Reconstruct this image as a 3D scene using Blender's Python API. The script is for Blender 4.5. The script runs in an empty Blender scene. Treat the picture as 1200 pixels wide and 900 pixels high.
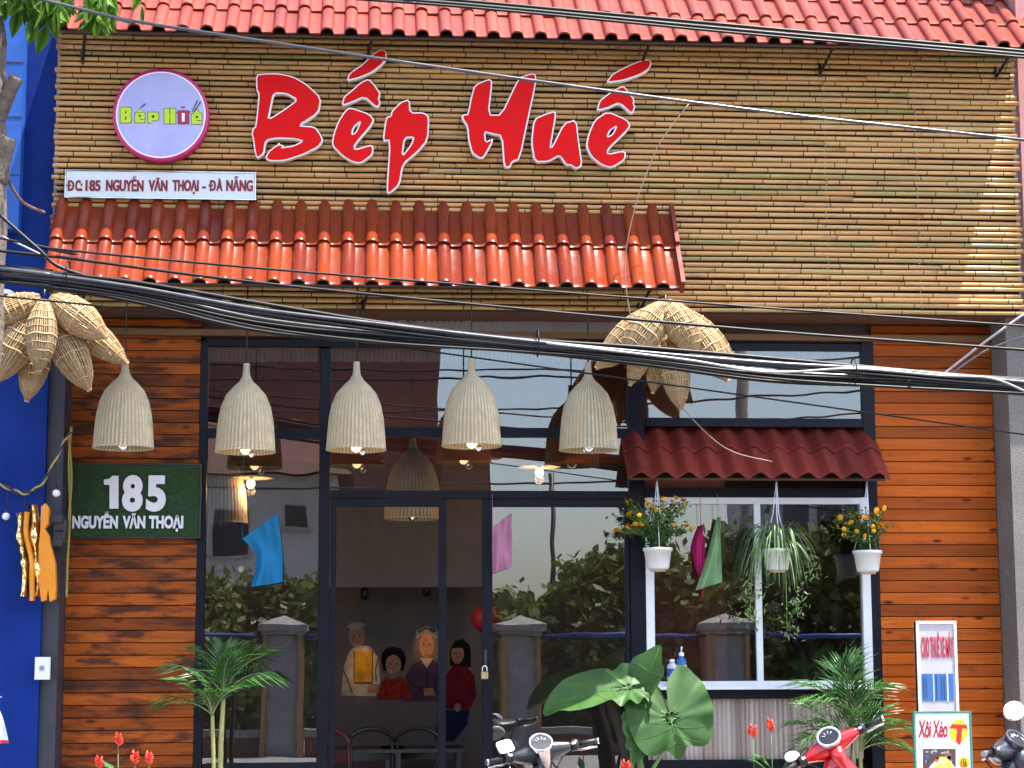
import bpy, math, random
from mathutils import Vector, Matrix, Euler, Quaternion, noise as mnoise

rnd = random.Random(7)
PI = math.pi
S = bpy.context.scene
COL = S.collection

# ------------------------------------------------------------------ camera
F = 2300.0
CAM = Vector((0.0, -15.0, 1.6))
R3 = (Euler((math.radians(98.0), 0.0, math.radians(-4.2)), 'XYZ').to_matrix()
      @ Matrix.Rotation(math.radians(-0.19), 3, 'Z'))
cam_d = bpy.data.cameras.new("camera")
cam_d.sensor_width = 36.0
cam_d.lens = 36.0 * F / 1200.0
cam_d.clip_start = 0.05
cam_d.clip_end = 800.0
cam = bpy.data.objects.new("camera", cam_d)
COL.objects.link(cam)
cam.matrix_world = Matrix.Translation(CAM) @ R3.to_4x4()
S.camera = cam

# ------------------------------------------------------------------ light
SUN = Vector((-0.30, 0.143, -1.0)).normalized()          # the way the sunlight travels
world = bpy.data.worlds.new("World")
S.world = world
world.use_nodes = True
wn = world.node_tree
bg = wn.nodes['Background']
sky = wn.nodes.new('ShaderNodeTexSky')
sky.sky_type = 'NISHITA'
sky.sun_disc = False
sky.sun_elevation = math.asin(-SUN.z)
sky.sun_rotation = math.atan2(-SUN.x, -SUN.y)
sky.air_density = 1.0
sky.dust_density = 2.4
sky.ozone_density = 0.4
wn.links.new(sky.outputs[0], bg.inputs[0])
bg.inputs[1].default_value = 0.15
sun_d = bpy.data.lights.new("sun", 'SUN')
sun_d.energy = 3.9
sun_d.angle = math.radians(0.5)
sun_d.color = (1.0, 0.94, 0.84)
sun = bpy.data.objects.new("sun", sun_d)
sun.rotation_euler = SUN.to_track_quat('-Z', 'Y').to_euler()
sun.location = (6, -6, 14)
COL.objects.link(sun)
S.view_settings.view_transform = 'Standard'
S.view_settings.look = 'None'
S.view_settings.exposure = 2.08
S.view_settings.gamma = 1.0
S.cycles.max_bounces = 8
S.cycles.transparent_max_bounces = 24
S.cycles.caustics_reflective = False
S.cycles.caustics_refractive = False

# ------------------------------------------------------------------ helpers
def P(u, v, y):
    """world point on the plane y for a point (u, v) measured on the photograph (1200 x 900)"""
    d = R3 @ Vector(((u - 600.0) / F, -(v - 450.0) / F, -1.0))
    return CAM + d * ((y - CAM.y) / d.y)

def PXM(y):
    return F / (y - CAM.y)

class MB:
    def __init__(self):
        self.v = []; self.f = []; self.m = []; self.s = []
    def face(self, ids, mi=0, sm=False):
        self.f.append(tuple(ids)); self.m.append(mi); self.s.append(sm)
    def add(self, vs):
        b = len(self.v); self.v.extend([Vector(p) for p in vs]); return b
    def box(self, a, b, mi=0, bev=0.0):
        x0, y0, z0 = (min(a[i], b[i]) for i in range(3)); x1, y1, z1 = (max(a[i], b[i]) for i in range(3))
        if bev <= 0:
            q = self.add([(x0,y0,z0),(x1,y0,z0),(x1,y1,z0),(x0,y1,z0),(x0,y0,z1),(x1,y0,z1),(x1,y1,z1),(x0,y1,z1)])
            for f in ((0,3,2,1),(4,5,6,7),(0,1,5,4),(1,2,6,5),(2,3,7,6),(3,0,4,7)):
                self.face([q+i for i in f], mi)
            return
        e = bev      # chamfer of the front (-y) edges
        q = self.add([(x0,y0+e,z0),(x1,y0+e,z0),(x1,y1,z0),(x0,y1,z0),(x0,y0+e,z1),(x1,y0+e,z1),(x1,y1,z1),(x0,y1,z1),
                      (x0+e,y0,z0+e),(x1-e,y0,z0+e),(x1-e,y0,z1-e),(x0+e,y0,z1-e)])
        for f in ((0,3,2,1),(4,5,6,7),(1,2,6,5),(2,3,7,6),(3,0,4,7),(8,9,10,11),(0,1,9,8),(1,5,10,9),(5,4,11,10),(4,0,8,11)):
            self.face([q+i for i in f], mi)
    def ring(self, c, ax, bx, n):
        return self.add([c + ax*math.cos(2*PI*i/n) + bx*math.sin(2*PI*i/n) for i in range(n)])
    def skin(self, a, b, n, mi=0, sm=True):
        for i in range(n):
            j = (i+1) % n
            self.face((a+i, a+j, b+j, b+i), mi, sm)
    def tube(self, pts, r, n=8, mi=0, caps=True, sm=True):
        pts = [Vector(p) for p in pts]
        rs = r if isinstance(r, (list, tuple)) else [r]*len(pts)
        prev = None; up = None
        for k, p in enumerate(pts):
            d = (pts[min(k+1, len(pts)-1)] - pts[max(k-1, 0)])
            if d.length < 1e-9: d = Vector((0,0,1))
            d.normalize()
            if up is None:
                up = Vector((0,0,1)) if abs(d.z) < .9 else Vector((0,1,0))
            a = d.cross(up)
            if a.length < 1e-6: a = d.cross(Vector((1,0,0)))
            a.normalize(); b = a.cross(d).normalized(); up = b
            rr = rs[k]
            ra, rb = rr if isinstance(rr, tuple) else (rr, rr)
            q = self.ring(p, a*ra, b*rb, n)
            if prev is not None: self.skin(prev, q, n, mi, sm)
            elif caps: self.face([q+i for i in range(n)][::-1], mi)
            prev = q
        if caps: self.face([prev+i for i in range(n)], mi)
    def lathe(self, prof, n=24, c=(0,0,0), mi=0, sm=True, M=None, mis=None):
        c = Vector(c); prev = None
        for k, (r, z) in enumerate(prof):
            vs = [Vector((r*math.cos(2*PI*i/n), r*math.sin(2*PI*i/n), z)) for i in range(n)]
            if M is not None: vs = [M @ p for p in vs]
            q = self.add([p + c for p in vs])
            if prev is not None: self.skin(prev, q, n, mis[k-1] if mis else mi, sm)
            prev = q
    def ball(self, c, r, n=10, m=6, mi=0, sc=(1,1,1)):
        c = Vector(c); prev = None
        for k in range(m+1):
            t = -PI/2 + PI*k/m
            rr = max(math.cos(t), 1e-4)*r
            q = self.add([c + Vector((rr*math.cos(2*PI*i/n)*sc[0], rr*math.sin(2*PI*i/n)*sc[1], r*math.sin(t)*sc[2])) for i in range(n)])
            if prev is not None: self.skin(prev, q, n, mi, True)
            prev = q
    def prism(self, poly, y0, y1, mi=0, mside=None):
        """poly in x,z (counter-clockwise seen from -y); a slab from y0 (front) to y1"""
        n = len(poly)
        a = self.add([(x, y0, z) for x, z in poly]); b = self.add([(x, y1, z) for x, z in poly])
        self.face([a+i for i in range(n)], mi); self.face([b+i for i in range(n)][::-1], mi)
        for i in range(n):
            j = (i+1) % n
            self.face((a+j, a+i, b+i, b+j), mside if mside is not None else mi)
    def mesh(self, name, mats, origin=(0,0,0)):
        o = Vector(origin)
        me = bpy.data.meshes.new(name)
        me.from_pydata([tuple(p - o) for p in self.v], [], self.f)
        for m in (mats if isinstance(mats, (list, tuple)) else [mats]):
            me.materials.append(m)
        me.polygons.foreach_set('material_index', self.m)
        me.polygons.foreach_set('use_smooth', self.s)
        me.update()
        return me

def link(name, me, parent=None, loc=None, rot=None, scale=None, kind=None):
    o = bpy.data.objects.new(name, me)
    COL.objects.link(o)
    if parent is not None: o.parent = parent
    if loc is not None: o.location = loc
    if rot is not None: o.rotation_euler = rot
    if scale is not None: o.scale = scale
    if kind: o['kind'] = kind
    return o

def worldloc(o):
    p = Vector((0,0,0))
    while o is not None:
        p += o.location; o = o.parent
    return p

def put(name, mb, mats, parent=None, kind=None):
    """mesh whose points are world coordinates, under an unrotated parent"""
    og = worldloc(parent) if parent is not None else Vector((0,0,0))
    return link(name, mb.mesh(name, mats, og), parent, kind=kind)

def tag(o, label, cat, group=None):
    o['label'] = label; o['category'] = cat
    if group: o['group'] = group
    return o

def thing(name, label, cat, loc=(0,0,0), group=None, rot=None):
    o = link(name, None, None, loc, rot)
    return tag(o, label, cat, group)

def struct(name, mb, mats):
    o = put(name, mb, mats); o['kind'] = 'structure'; return o

def copy_tree(o, parent=None):
    c = o.copy(); COL.objects.link(c)
    if parent is not None: c.parent = parent
    for ch in list(o.children): copy_tree(ch, c)
    return c

def curve_mesh(cu, name):
    ob = bpy.data.objects.new(name, cu); COL.objects.link(ob)
    dg = bpy.context.evaluated_depsgraph_get(); dg.update()
    me = bpy.data.meshes.new_from_object(ob.evaluated_get(dg))
    bpy.data.objects.remove(ob); bpy.data.curves.remove(cu)
    me.name = name
    return me

def face_front(me):
    for v in me.vertices:
        x, y, z = v.co; v.co = (x, -z, y)
    me.update()

def setmat(me, mats):
    me.materials.clear()
    for m in (mats if isinstance(mats, (list, tuple)) else [mats]): me.materials.append(m)

def text_mesh(body, w, h, mat, bold=0.0, depth=0.004, shear=0.0, space=1.0):
    """lettering that fills a w x h box, centred, facing -y"""
    cu = bpy.data.curves.new('lettering', 'FONT')
    cu.body = body; cu.offset = bold; cu.extrude = 0.5; cu.shear = shear; cu.space_character = space
    cu.resolution_u = 4
    me = curve_mesh(cu, 'lettering')
    xs = [v.co.x for v in me.vertices]; ys = [v.co.y for v in me.vertices]
    x0, x1, y0, y1 = min(xs), max(xs), min(ys), max(ys)
    for v in me.vertices:
        v.co = ((v.co.x-x0)/(x1-x0)*w - w/2, (v.co.y-y0)/(y1-y0)*h - h/2, v.co.z*depth)
    face_front(me); setmat(me, mat)
    return me

def outline_mesh(polys, off, depth, name):
    """closed outlines (x, z in metres, holes included) filled and given depth, facing -y"""
    cu = bpy.data.curves.new(name, 'CURVE')
    cu.dimensions = '2D'; cu.fill_mode = 'BOTH'; cu.extrude = depth/2; cu.offset = off
    for poly in polys:
        sp = cu.splines.new('POLY'); sp.points.add(len(poly)-1)
        for p, (x, z) in zip(sp.points, poly): p.co = (x, z, 0, 1)
        sp.use_cyclic_u = True
    me = curve_mesh(cu, name); face_front(me)
    return me

def smooth_poly(pts, it=1, keep=0.25):
    for _ in range(it):
        out = []
        n = len(pts)
        for i in range(n):
            a, b = pts[i], pts[(i+1) % n]
            out.append((a[0]*(1-keep)+b[0]*keep, a[1]*(1-keep)+b[1]*keep))
            out.append((a[0]*keep+b[0]*(1-keep), a[1]*keep+b[1]*(1-keep)))
        pts = out
    return pts

def spline(pts, n=10):
    pts = [Vector(p) for p in pts]; out = []
    for i in range(len(pts)-1):
        p0 = pts[max(i-1,0)]; p1 = pts[i]; p2 = pts[i+1]; p3 = pts[min(i+2,len(pts)-1)]
        for k in range(n):
            t = k/n
            out.append(0.5*((2*p1)+(p2-p0)*t+(2*p0-5*p1+4*p2-p3)*t*t+(3*p1-p0-3*p2+p3)*t**3))
    out.append(pts[-1])
    return out

# ------------------------------------------------------------------ materials
class N:
    def __init__(self, name):
        self.mat = bpy.data.materials.new(name); self.mat.use_nodes = True
        self.t = self.mat.node_tree; self.b = self.t.nodes['Principled BSDF']
    def n(self, typ, **kw):
        x = self.t.nodes.new(typ)
        for k, v in kw.items():
            if k in ('operation','blend_type','data_type','noise_dimensions','feature','wave_type','bands_direction','distance'): setattr(x, k, v)
            else: x.inputs[k].default_value = v
        return x
    def l(self, a, b): self.t.links.new(a, b)
    def mapped(self, scale, use_random=True, src='Object'):
        tc = self.n('ShaderNodeTexCoord'); mp = self.n('ShaderNodeMapping'); mp.inputs['Scale'].default_value = scale
        self.l(tc.outputs[src], mp.inputs['Vector'])
        if use_random:
            oi = self.n('ShaderNodeObjectInfo'); ml = self.n('ShaderNodeMath', operation='MULTIPLY'); ml.inputs[1].default_value = 97.0
            self.l(oi.outputs['Random'], ml.inputs[0])
            cb = self.n('ShaderNodeCombineXYZ')
            for i in range(3): self.l(ml.outputs[0], cb.inputs[i])
            self.l(cb.outputs[0], mp.inputs['Location'])
        return mp.outputs[0]
    def noise(self, vec, scale, detail=4.0, rough=0.55):
        x = self.n('ShaderNodeTexNoise'); x.inputs['Scale'].default_value = scale; x.inputs['Detail'].default_value = detail
        x.inputs['Roughness'].default_value = rough
        if vec is not None: self.l(vec, x.inputs['Vector'])
        return x.outputs['Fac']
    def ramp(self, fac, stops):
        x = self.n('ShaderNodeValToRGB'); e = x.color_ramp.elements
        while len(e) < len(stops): e.new(0.5)
        for el, (p, c) in zip(e, stops):
            el.position = p; el.color = (*c, 1) if len(c) == 3 else c
        self.l(fac, x.inputs[0]); return x.outputs[0]
    def mix(self, fac, a, b, mode='MIX'):
        x = self.n('ShaderNodeMix', data_type='RGBA'); x.blend_type = mode
        for s, val in ((0, fac), (6, a), (7, b)):
            if isinstance(val, (int, float)): x.inputs[s].default_value = val
            elif isinstance(val, tuple): x.inputs[s].default_value = (*val, 1)
            else: self.l(val, x.inputs[s])
        return x.outputs[2]
    def bump(self, h, strength=0.3, dist=0.01):
        x = self.n('ShaderNodeBump'); x.inputs['Strength'].default_value = strength; x.inputs['Distance'].default_value = dist
        self.l(h, x.inputs['Height']); self.l(x.outputs[0], self.b.inputs['Normal'])
    def set(self, col=None, rough=None, metal=None, coat=None, spec=None):
        if col is not None:
            if isinstance(col, tuple): self.b.inputs['Base Color'].default_value = (*col, 1)
            else: self.l(col, self.b.inputs['Base Color'])
        if rough is not None:
            if isinstance(rough, (int, float)): self.b.inputs['Roughness'].default_value = rough
            else: self.l(rough, self.b.inputs['Roughness'])
        if metal is not None: self.b.inputs['Metallic'].default_value = metal
        if coat is not None:
            self.b.inputs['Coat Weight'].default_value = coat; self.b.inputs['Coat Roughness'].default_value = 0.08
        if spec is not None: self.b.inputs['Specular IOR Level'].default_value = spec
        return self.mat

def plain(name, col, rough=0.5, metal=0.0, coat=None, var=0.18, scale=9.0, spec=None):
    """one colour with fine wear: a mottled tint and uneven gloss"""
    m = N(name); vec = m.mapped((1,1,1))
    nz = m.noise(vec, scale, 5)
    c = m.ramp(nz, [(0.25, tuple(x*(1-var) for x in col)), (0.75, tuple(min(1,x*(1+var)) for x in col))])
    r = m.ramp(nz, [(0.2, (max(.03,rough-.1),)*3), (0.8, (min(1,rough+.1),)*3)])
    return m.set(c, r, metal, coat, spec)

def flat(name, col, rough=0.5):
    return N(name).set(col, rough)

def random_tint(m, col_stops):
    oi = m.n('ShaderNodeObjectInfo')
    return m.ramp(oi.outputs['Random'], col_stops)

def mat_bamboo():
    m = N('bamboo')
    base = random_tint(m, [(0.0,(.50,.245,.068)),(0.2,(.36,.18,.055)),(0.4,(.60,.35,.125)),(0.6,(.47,.25,.080)),(0.75,(.56,.31,.13)),(0.88,(.31,.20,.075)),(0.95,(.27,.21,.058)),(1.0,(.16,.175,.048))])
    seg = m.noise(m.mapped((1.9, 3, 3)), 1.0, 2, .5)                      # each length of cane has its own hue
    c = m.mix(m.ramp(seg, [(.50,(0,0,0)),(.60,(.65,)*3)]), base, (.55,.23,.075))
    seg2 = m.noise(m.mapped((1.6, 2, 2)), 1.7, 2, .5)
    c = m.mix(m.ramp(seg2, [(.58,(0,0,0)),(.66,(.6,)*3)]), c, (.36,.30,.115))
    seg3 = m.noise(m.mapped((1.3, 3, 3)), 2.3, 3, .6)
    c = m.mix(m.ramp(seg3, [(.60,(0,0,0)),(.70,(.8,)*3)]), c, (.26,.13,.075))
    mot = m.noise(m.mapped((4.5, 9, 9)), 1.6, 4, .6)
    c = m.mix(m.ramp(mot, [(.66,(0,0,0)),(.76,(.85,)*3)]), c, (.09,.045,.03))
    fib = m.noise(m.mapped((2.5, 160, 160)), 1.0, 3)
    c = m.mix(0.22, c, m.ramp(fib, [(0.3,(.25,.13,.045)),(0.7,(.85,.60,.30))]))
    m.bump(fib, 0.15, 0.002)
    return m.set(c, 0.40, spec=0.35)

def mat_bamboo_node():
    m = N('bamboo_node'); return m.set((.06,.035,.015), 0.7)

def mat_tile(name, stops, rough, coat):
    m = N(name); vec = m.mapped((1,1,1))
    base = random_tint(m, stops)
    nz = m.noise(vec, 7, 6, 0.62)
    c = m.mix(m.ramp(nz, [(0.45,(0,0,0)),(0.8,(.7,.7,.7))]), base, (.085,.017,.015))
    sp = m.noise(vec, 60, 3, 0.7)
    c = m.mix(m.ramp(sp, [(0.66,(0,0,0)),(0.76,(.35,.35,.35))]), c, (.30,.13,.09))
    m.bump(nz, 0.12, 0.01)
    return m.set(c, m.ramp(nz, [(0.3,(rough-.08,)*3),(0.8,(rough+.12,)*3)]), coat=coat, spec=.30 if coat > .1 else .20)

def mat_wood(name, c1, c2, dark, amount):
    m = N(name); vec = m.mapped((1.1, 22, 22))
    nz = m.noise(vec, 1.6, 8, 0.62)
    c = m.ramp(nz, [(0.25, c2), (0.5, c1), (0.78, tuple(min(1, x*1.25) for x in c1))])
    oi = m.n('ShaderNodeObjectInfo')
    tint = m.ramp(oi.outputs['Random'], [(0,(.48,.46,.46)),(0.3,(.78,.74,.72)),(0.55,(.95,.92,.90)),(1,(1.18,1.16,1.05))])
    c = m.mix(1.0, c, tint, 'MULTIPLY')
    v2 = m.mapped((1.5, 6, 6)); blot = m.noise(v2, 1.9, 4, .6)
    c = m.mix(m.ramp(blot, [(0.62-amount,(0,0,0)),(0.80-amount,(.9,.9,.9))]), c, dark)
    v3 = m.mapped((3.2, 8, 8.5))
    vo = m.n('ShaderNodeTexVoronoi'); vo.inputs['Scale'].default_value = 1.0; m.l(v3, vo.inputs['Vector'])
    c = m.mix(m.ramp(vo.outputs['Distance'], [(0.07,(.9,.9,.9)),(0.17,(0,0,0))]), c, (.03,.012,.006))
    m.bump(nz, 0.25, 0.004)
    return m.set(c, m.ramp(nz, [(0.2,(.42,)*3),(0.9,(.65,)*3)]), spec=0.14)

def mat_glass():
    m = N('window_glass'); t = m.t
    t.nodes.remove(m.b)
    out = [x for x in t.nodes if x.type == 'OUTPUT_MATERIAL'][0]
    tr = t.nodes.new('ShaderNodeBsdfTransparent'); tr.inputs[0].default_value = (.78,.79,.80,1)
    gl = t.nodes.new('ShaderNodeBsdfGlossy'); gl.inputs['Roughness'].default_value = 0.0; gl.inputs[0].default_value = (.95,.97,1,1)
    vec = m.mapped((1,1,1)); nz = m.noise(vec, 1.1, 2)
    bp = t.nodes.new('ShaderNodeBump'); bp.inputs['Strength'].default_value = 0.02; bp.inputs['Distance'].default_value = 0.05
    m.l(nz, bp.inputs['Height']); m.l(bp.outputs[0], gl.inputs['Normal'])
    mx = t.nodes.new('ShaderNodeMixShader')
    lw = t.nodes.new('ShaderNodeFresnel'); lw.inputs[0].default_value = 1.92
    m.l(lw.outputs[0], mx.inputs[0]); m.l(tr.outputs[0], mx.inputs[1]); m.l(gl.outputs[0], mx.inputs[2])
    m.l(mx.outputs[0], out.inputs[0])
    return m.mat

def mat_leaf(name, c1, c2, rough=0.4, trans=0.25, scale=3.0):
    m = N(name); vec = m.mapped((1,1,1)); nz = m.noise(vec, scale, 4)
    c = m.ramp(nz, [(0.3, c1), (0.7, c2)])
    m.set(c, rough, spec=0.45)
    t = m.t; tl = t.nodes.new('ShaderNodeBsdfTranslucent'); m.l(c, tl.inputs[0])
    mx = t.nodes.new('ShaderNodeMixShader'); mx.inputs[0].default_value = trans
    out = [x for x in t.nodes if x.type == 'OUTPUT_MATERIAL'][0]
    m.l(m.b.outputs[0], mx.inputs[1]); m.l(tl.outputs[0], mx.inputs[2]); m.l(mx.outputs[0], out.inputs[0])
    return m.mat

def mat_emit(name, col, strength):
    m = N(name); m.b.inputs['Emission Color'].default_value = (*col, 1); m.b.inputs['Emission Strength'].default_value = strength
    return m.set(col, 0.3)

def mat_wicker(name, col, trans=0.3, ribs=0):
    m = N(name)
    tc = m.n('ShaderNodeTexCoord'); sp = m.n('ShaderNodeSeparateXYZ'); m.l(tc.outputs['Object'], sp.inputs[0])
    w = m.n('ShaderNodeMath', operation='MULTIPLY'); w.inputs[1].default_value = 420.0; m.l(sp.outputs['Z'], w.inputs[0])
    s = m.n('ShaderNodeMath', operation='SINE'); m.l(w.outputs[0], s.inputs[0])
    vec = m.mapped((1,1,1)); nz = m.noise(vec, 14, 5); nz2 = m.noise(m.mapped((30,30,160)), 1, 3)
    c = m.ramp(nz, [(0.3, tuple(x*.8 for x in col)), (0.7, tuple(min(1,x*1.12) for x in col))])
    c = m.mix(m.ramp(nz2, [(0.35,(.20,)*3),(0.6,(0,0,0))]), c, tuple(x*.55 for x in col))
    c = m.mix(m.ramp(s.outputs[0], [(0.0,(.15,)*3),(0.4,(0,0,0))]), c, tuple(x*.5 for x in col))
    if ribs:
        at = m.n('ShaderNodeMath', operation='ARCTAN2'); m.l(sp.outputs['Y'], at.inputs[0]); m.l(sp.outputs['X'], at.inputs[1])
        mu = m.n('ShaderNodeMath', operation='MULTIPLY'); mu.inputs[1].default_value = float(ribs); m.l(at.outputs[0], mu.inputs[0])
        si = m.n('ShaderNodeMath', operation='SINE'); m.l(mu.outputs[0], si.inputs[0])
        c = m.mix(m.ramp(si.outputs[0], [(0.0,(.85,)*3),(.55,(0,0,0))]), c, tuple(x*.55 for x in col))  # darker rib valleys: shade between the ribs put into the colour
        stn = m.noise(m.mapped((9,9,2.5)), 1.0, 3); c = m.mix(m.ramp(stn, [(.5,(0,0,0)),(.75,(.5,)*3)]), c, (col[0]*.80, col[1]*.66, col[2]*.5))
    m.bump(s.outputs[0], 0.35, 0.004)
    m.set(c, 0.65)
    t = m.t; tl = t.nodes.new('ShaderNodeBsdfTranslucent'); m.l(c, tl.inputs[0])
    mx = t.nodes.new('ShaderNodeMixShader'); mx.inputs[0].default_value = trans
    out = [x for x in t.nodes if x.type == 'OUTPUT_MATERIAL'][0]
    m.l(m.b.outputs[0], mx.inputs[1]); m.l(tl.outputs[0], mx.inputs[2]); m.l(mx.outputs[0], out.inputs[0])
    return m.mat

def mat_rough_wall(name, c1, c2, scale, bump):
    m = N(name); vec = m.mapped((1,1,1)); nz = m.noise(vec, scale, 6, .7); big = m.noise(vec, 1.3, 4)
    c = m.ramp(nz, [(0.35, c1), (0.65, c2)])
    c = m.mix(m.ramp(big, [(0.4,(0,0,0)),(0.75,(.5,)*3)]), c, tuple(x*.5 for x in c1))
    m.bump(nz, bump, 0.02)
    return m.set(c, 0.9)

MB_BAMBOO = mat_bamboo(); M_NODE = mat_bamboo_node()
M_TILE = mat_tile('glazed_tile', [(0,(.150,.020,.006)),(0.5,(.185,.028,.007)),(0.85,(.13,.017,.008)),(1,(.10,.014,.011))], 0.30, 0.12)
M_TILE3 = mat_tile('sunlit_tone_tile', [(0,(.18,.030,.018)),(0.5,(.225,.042,.024)),(1,(.14,.024,.018))], 0.42, 0.0)  # lighter, oranger tile copy: full sun on the top eave put into its colour
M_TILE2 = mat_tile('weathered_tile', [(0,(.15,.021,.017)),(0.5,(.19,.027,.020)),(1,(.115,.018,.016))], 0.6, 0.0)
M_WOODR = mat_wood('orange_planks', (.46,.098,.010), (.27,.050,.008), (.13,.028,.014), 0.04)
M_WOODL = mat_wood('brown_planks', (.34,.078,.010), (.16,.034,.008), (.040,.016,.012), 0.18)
M_GLASS = mat_glass()
M_NAVY = plain('dark_navy_metal', (.0045,.005,.011), 0.4, spec=.18)
M_WHITE = plain('white_painted_metal', (.72,.73,.76), 0.4, var=.06)
M_BLACK = plain('black_plastic', (.018,.018,.02), 0.4)
M_GAP = plain('dark_backing', (.022,.011,.007), 0.9)
M_SIGNRED = plain('sign_red', (.62,.003,.003), 0.5, var=.06, spec=.12)
M_SIGNWHITE = plain('sign_white', (.90,.90,.92), 0.4, var=.03)
def mat_blue():
    m = N('blue_paint'); a = m.noise(m.mapped((9,9,.5), False), 1.0, 6, .65); b = m.noise(m.mapped((1,1,1), False), 2.2, 5, .6); g_ = m.noise(m.mapped((1,1,1), False), 45, 4, .7)
    c = m.ramp(b, [(.3,(.003,.019,.15)),(.7,(.006,.032,.22))])
    c = m.mix(m.ramp(a, [(.55,(0,0,0)),(.8,(.55,)*3)]), c, (.012,.03,.11))
    c = m.mix(m.ramp(g_, [(.66,(0,0,0)),(.74,(.5,)*3)]), c, (.05,.09,.24))
    m.bump(g_, .12, .01)
    return m.set(c, .6, spec=.12)
M_BLUE = mat_blue()
M_BLUE2 = plain('blue_panel', (.006,.075,.36), 0.5)
M_PEBBLE = mat_rough_wall('pebble_dash', (.10,.088,.08), (.33,.30,.28), 95, 0.8)
M_RUBBER = plain('black_rubber', (.015,.015,.017), 0.55)
M_CABLE = plain('cable_sheath', (.006,.006,.008), 0.45, spec=.25)
M_CABLE2 = plain('grey_cable_sheath', (.30,.29,.31), 0.32)
M_CHROME = plain('chrome', (.75,.75,.77), 0.12, metal=1.0)
M_WICKER = mat_wicker('lamp_wicker', (.90,.77,.53), 0.38, 44)
def mat_basket():
    m = N('basket_bamboo')
    tc = m.n('ShaderNodeTexCoord'); sp = m.n('ShaderNodeSeparateXYZ'); m.l(tc.outputs['Object'], sp.inputs[0])
    at = m.n('ShaderNodeMath', operation='ARCTAN2'); m.l(sp.outputs['Y'], at.inputs[0]); m.l(sp.outputs['X'], at.inputs[1])
    mu = m.n('ShaderNodeMath', operation='MULTIPLY'); mu.inputs[1].default_value = 40.0; m.l(at.outputs[0], mu.inputs[0])
    si = m.n('ShaderNodeMath', operation='SINE'); m.l(mu.outputs[0], si.inputs[0])
    nz = m.noise(m.mapped((1,1,1)), 7, 5); fine = m.noise(m.mapped((60,60,14)), 1, 3)
    c = m.ramp(nz, [(.3,(.66,.45,.22)),(.7,(.82,.62,.36))])
    c = m.mix(m.ramp(fine, [(.4,(.3,)*3),(.62,(0,0,0))]), c, (.30,.16,.06))
    c = m.mix(m.ramp(si.outputs[0], [(0.0,(.36,)*3),(.35,(0,0,0))]), c, (.20,.10,.035))
    m.bump(si.outputs[0], .5, .006)
    m.set(c, .6)
    t = m.t; tl = t.nodes.new('ShaderNodeBsdfTranslucent'); m.l(c, tl.inputs[0])
    mx = t.nodes.new('ShaderNodeMixShader'); mx.inputs[0].default_value = .35
    out = [x for x in t.nodes if x.type == 'OUTPUT_MATERIAL'][0]
    m.l(m.b.outputs[0], mx.inputs[1]); m.l(tl.outputs[0], mx.inputs[2]); m.l(mx.outputs[0], out.inputs[0])
    return m.mat
M_BASKET = mat_basket()
M_HOOP = plain('basket_hoop', (.50,.33,.16), 0.65)
M_BULB = mat_emit('warm_bulb', (1.0,.62,.30), 2.2)
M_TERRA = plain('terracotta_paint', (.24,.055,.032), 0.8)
M_GREYW = plain('grey_plaster', (.16,.14,.13), 0.85)
M_CONC = mat_rough_wall('concrete', (.22,.21,.2), (.36,.35,.33), 12, 0.2)
M_ASPH = mat_rough_wall('asphalt', (.035,.035,.036), (.065,.064,.062), 60, 0.4)

# ------------------------------------------------------------------ ground
YS = 0.50                       # the recessed shop front
ZP = 0.10                       # pavement level
g = MB(); g.box((-250,-250,-0.5),(250,250,-0.02)); struct('ground', g, M_CONC)
g = MB(); g.box((-120,-11.6,-0.3),(120,-3.2,0.0)); struct('road', g, M_ASPH)
g = MB(); g.box((-120,-3.2,-0.3),(120,0.42,ZP)); struct('pavement', g, M_CONC)
g = MB(); g.box((-120,-15.3,-0.3),(120,-11.6,ZP)); struct('far_pavement', g, M_CONC)

# ------------------------------------------------------------------ the restaurant
shop = thing('restaurant_building', 'restaurant front with bamboo clad upper wall, orange wood panels and dark glass shopfront', 'building', (2.0, YS, ZP))
zB = P(600, 364, 0).z           # bottom of the bamboo screen
zT = P(600, 36, 0).z
xL = P(63, 200, 0).x; xR = P(1195, 200, 0).x

# bamboo screen: every pole is a piece of its own
sc = MB(); sc.box((xL+.02, 0.045, zB+.012), (xR-.03, 0.10, zT+.10))
screen = put('bamboo_screen', sc, M_GAP, shop)
def pole_mesh(L, r, k):
    m = MB(); rr = random.Random(k); n = 9
    x = 0.0; st = rr.uniform(.05,.32); prev = None
    step = rr.uniform(.24,.36)
    xs = [(0.0, r, 0)]
    x = st
    while x < L-.03:
        xs += [(x-.010, r, 0), (x-.005, r*1.08, 1), (x-.001, r*.96, 1), (x+.0035, r*.97, 0), (x+.005, r*1.05, 0), (x+.013, r, 0)]
        x += step*rr.uniform(.85,1.15)
    xs.append((L, r*.97, 0))
    amp = rr.uniform(0,.003); ph = rr.uniform(0,6)
    pm = 0
    for (x, q, mi) in xs:
        dz = amp*math.sin(ph + x*2.6)
        a = m.ring(Vector((x, 0, dz)), Vector((0,q,0)), Vector((0,0,q)), n)
        if prev is not None: m.skin(prev, a, n, pm, True)
        else: m.face([a+i for i in range(n)], 0)
        prev = a; pm = mi
    m.face([prev+i for i in range(n)][::-1], 0)
    return m.mesh('bamboo_pole', [MB_BAMBOO, M_NODE])
rows = 50
dz = (zT - zB)/rows
k = 0
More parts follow.
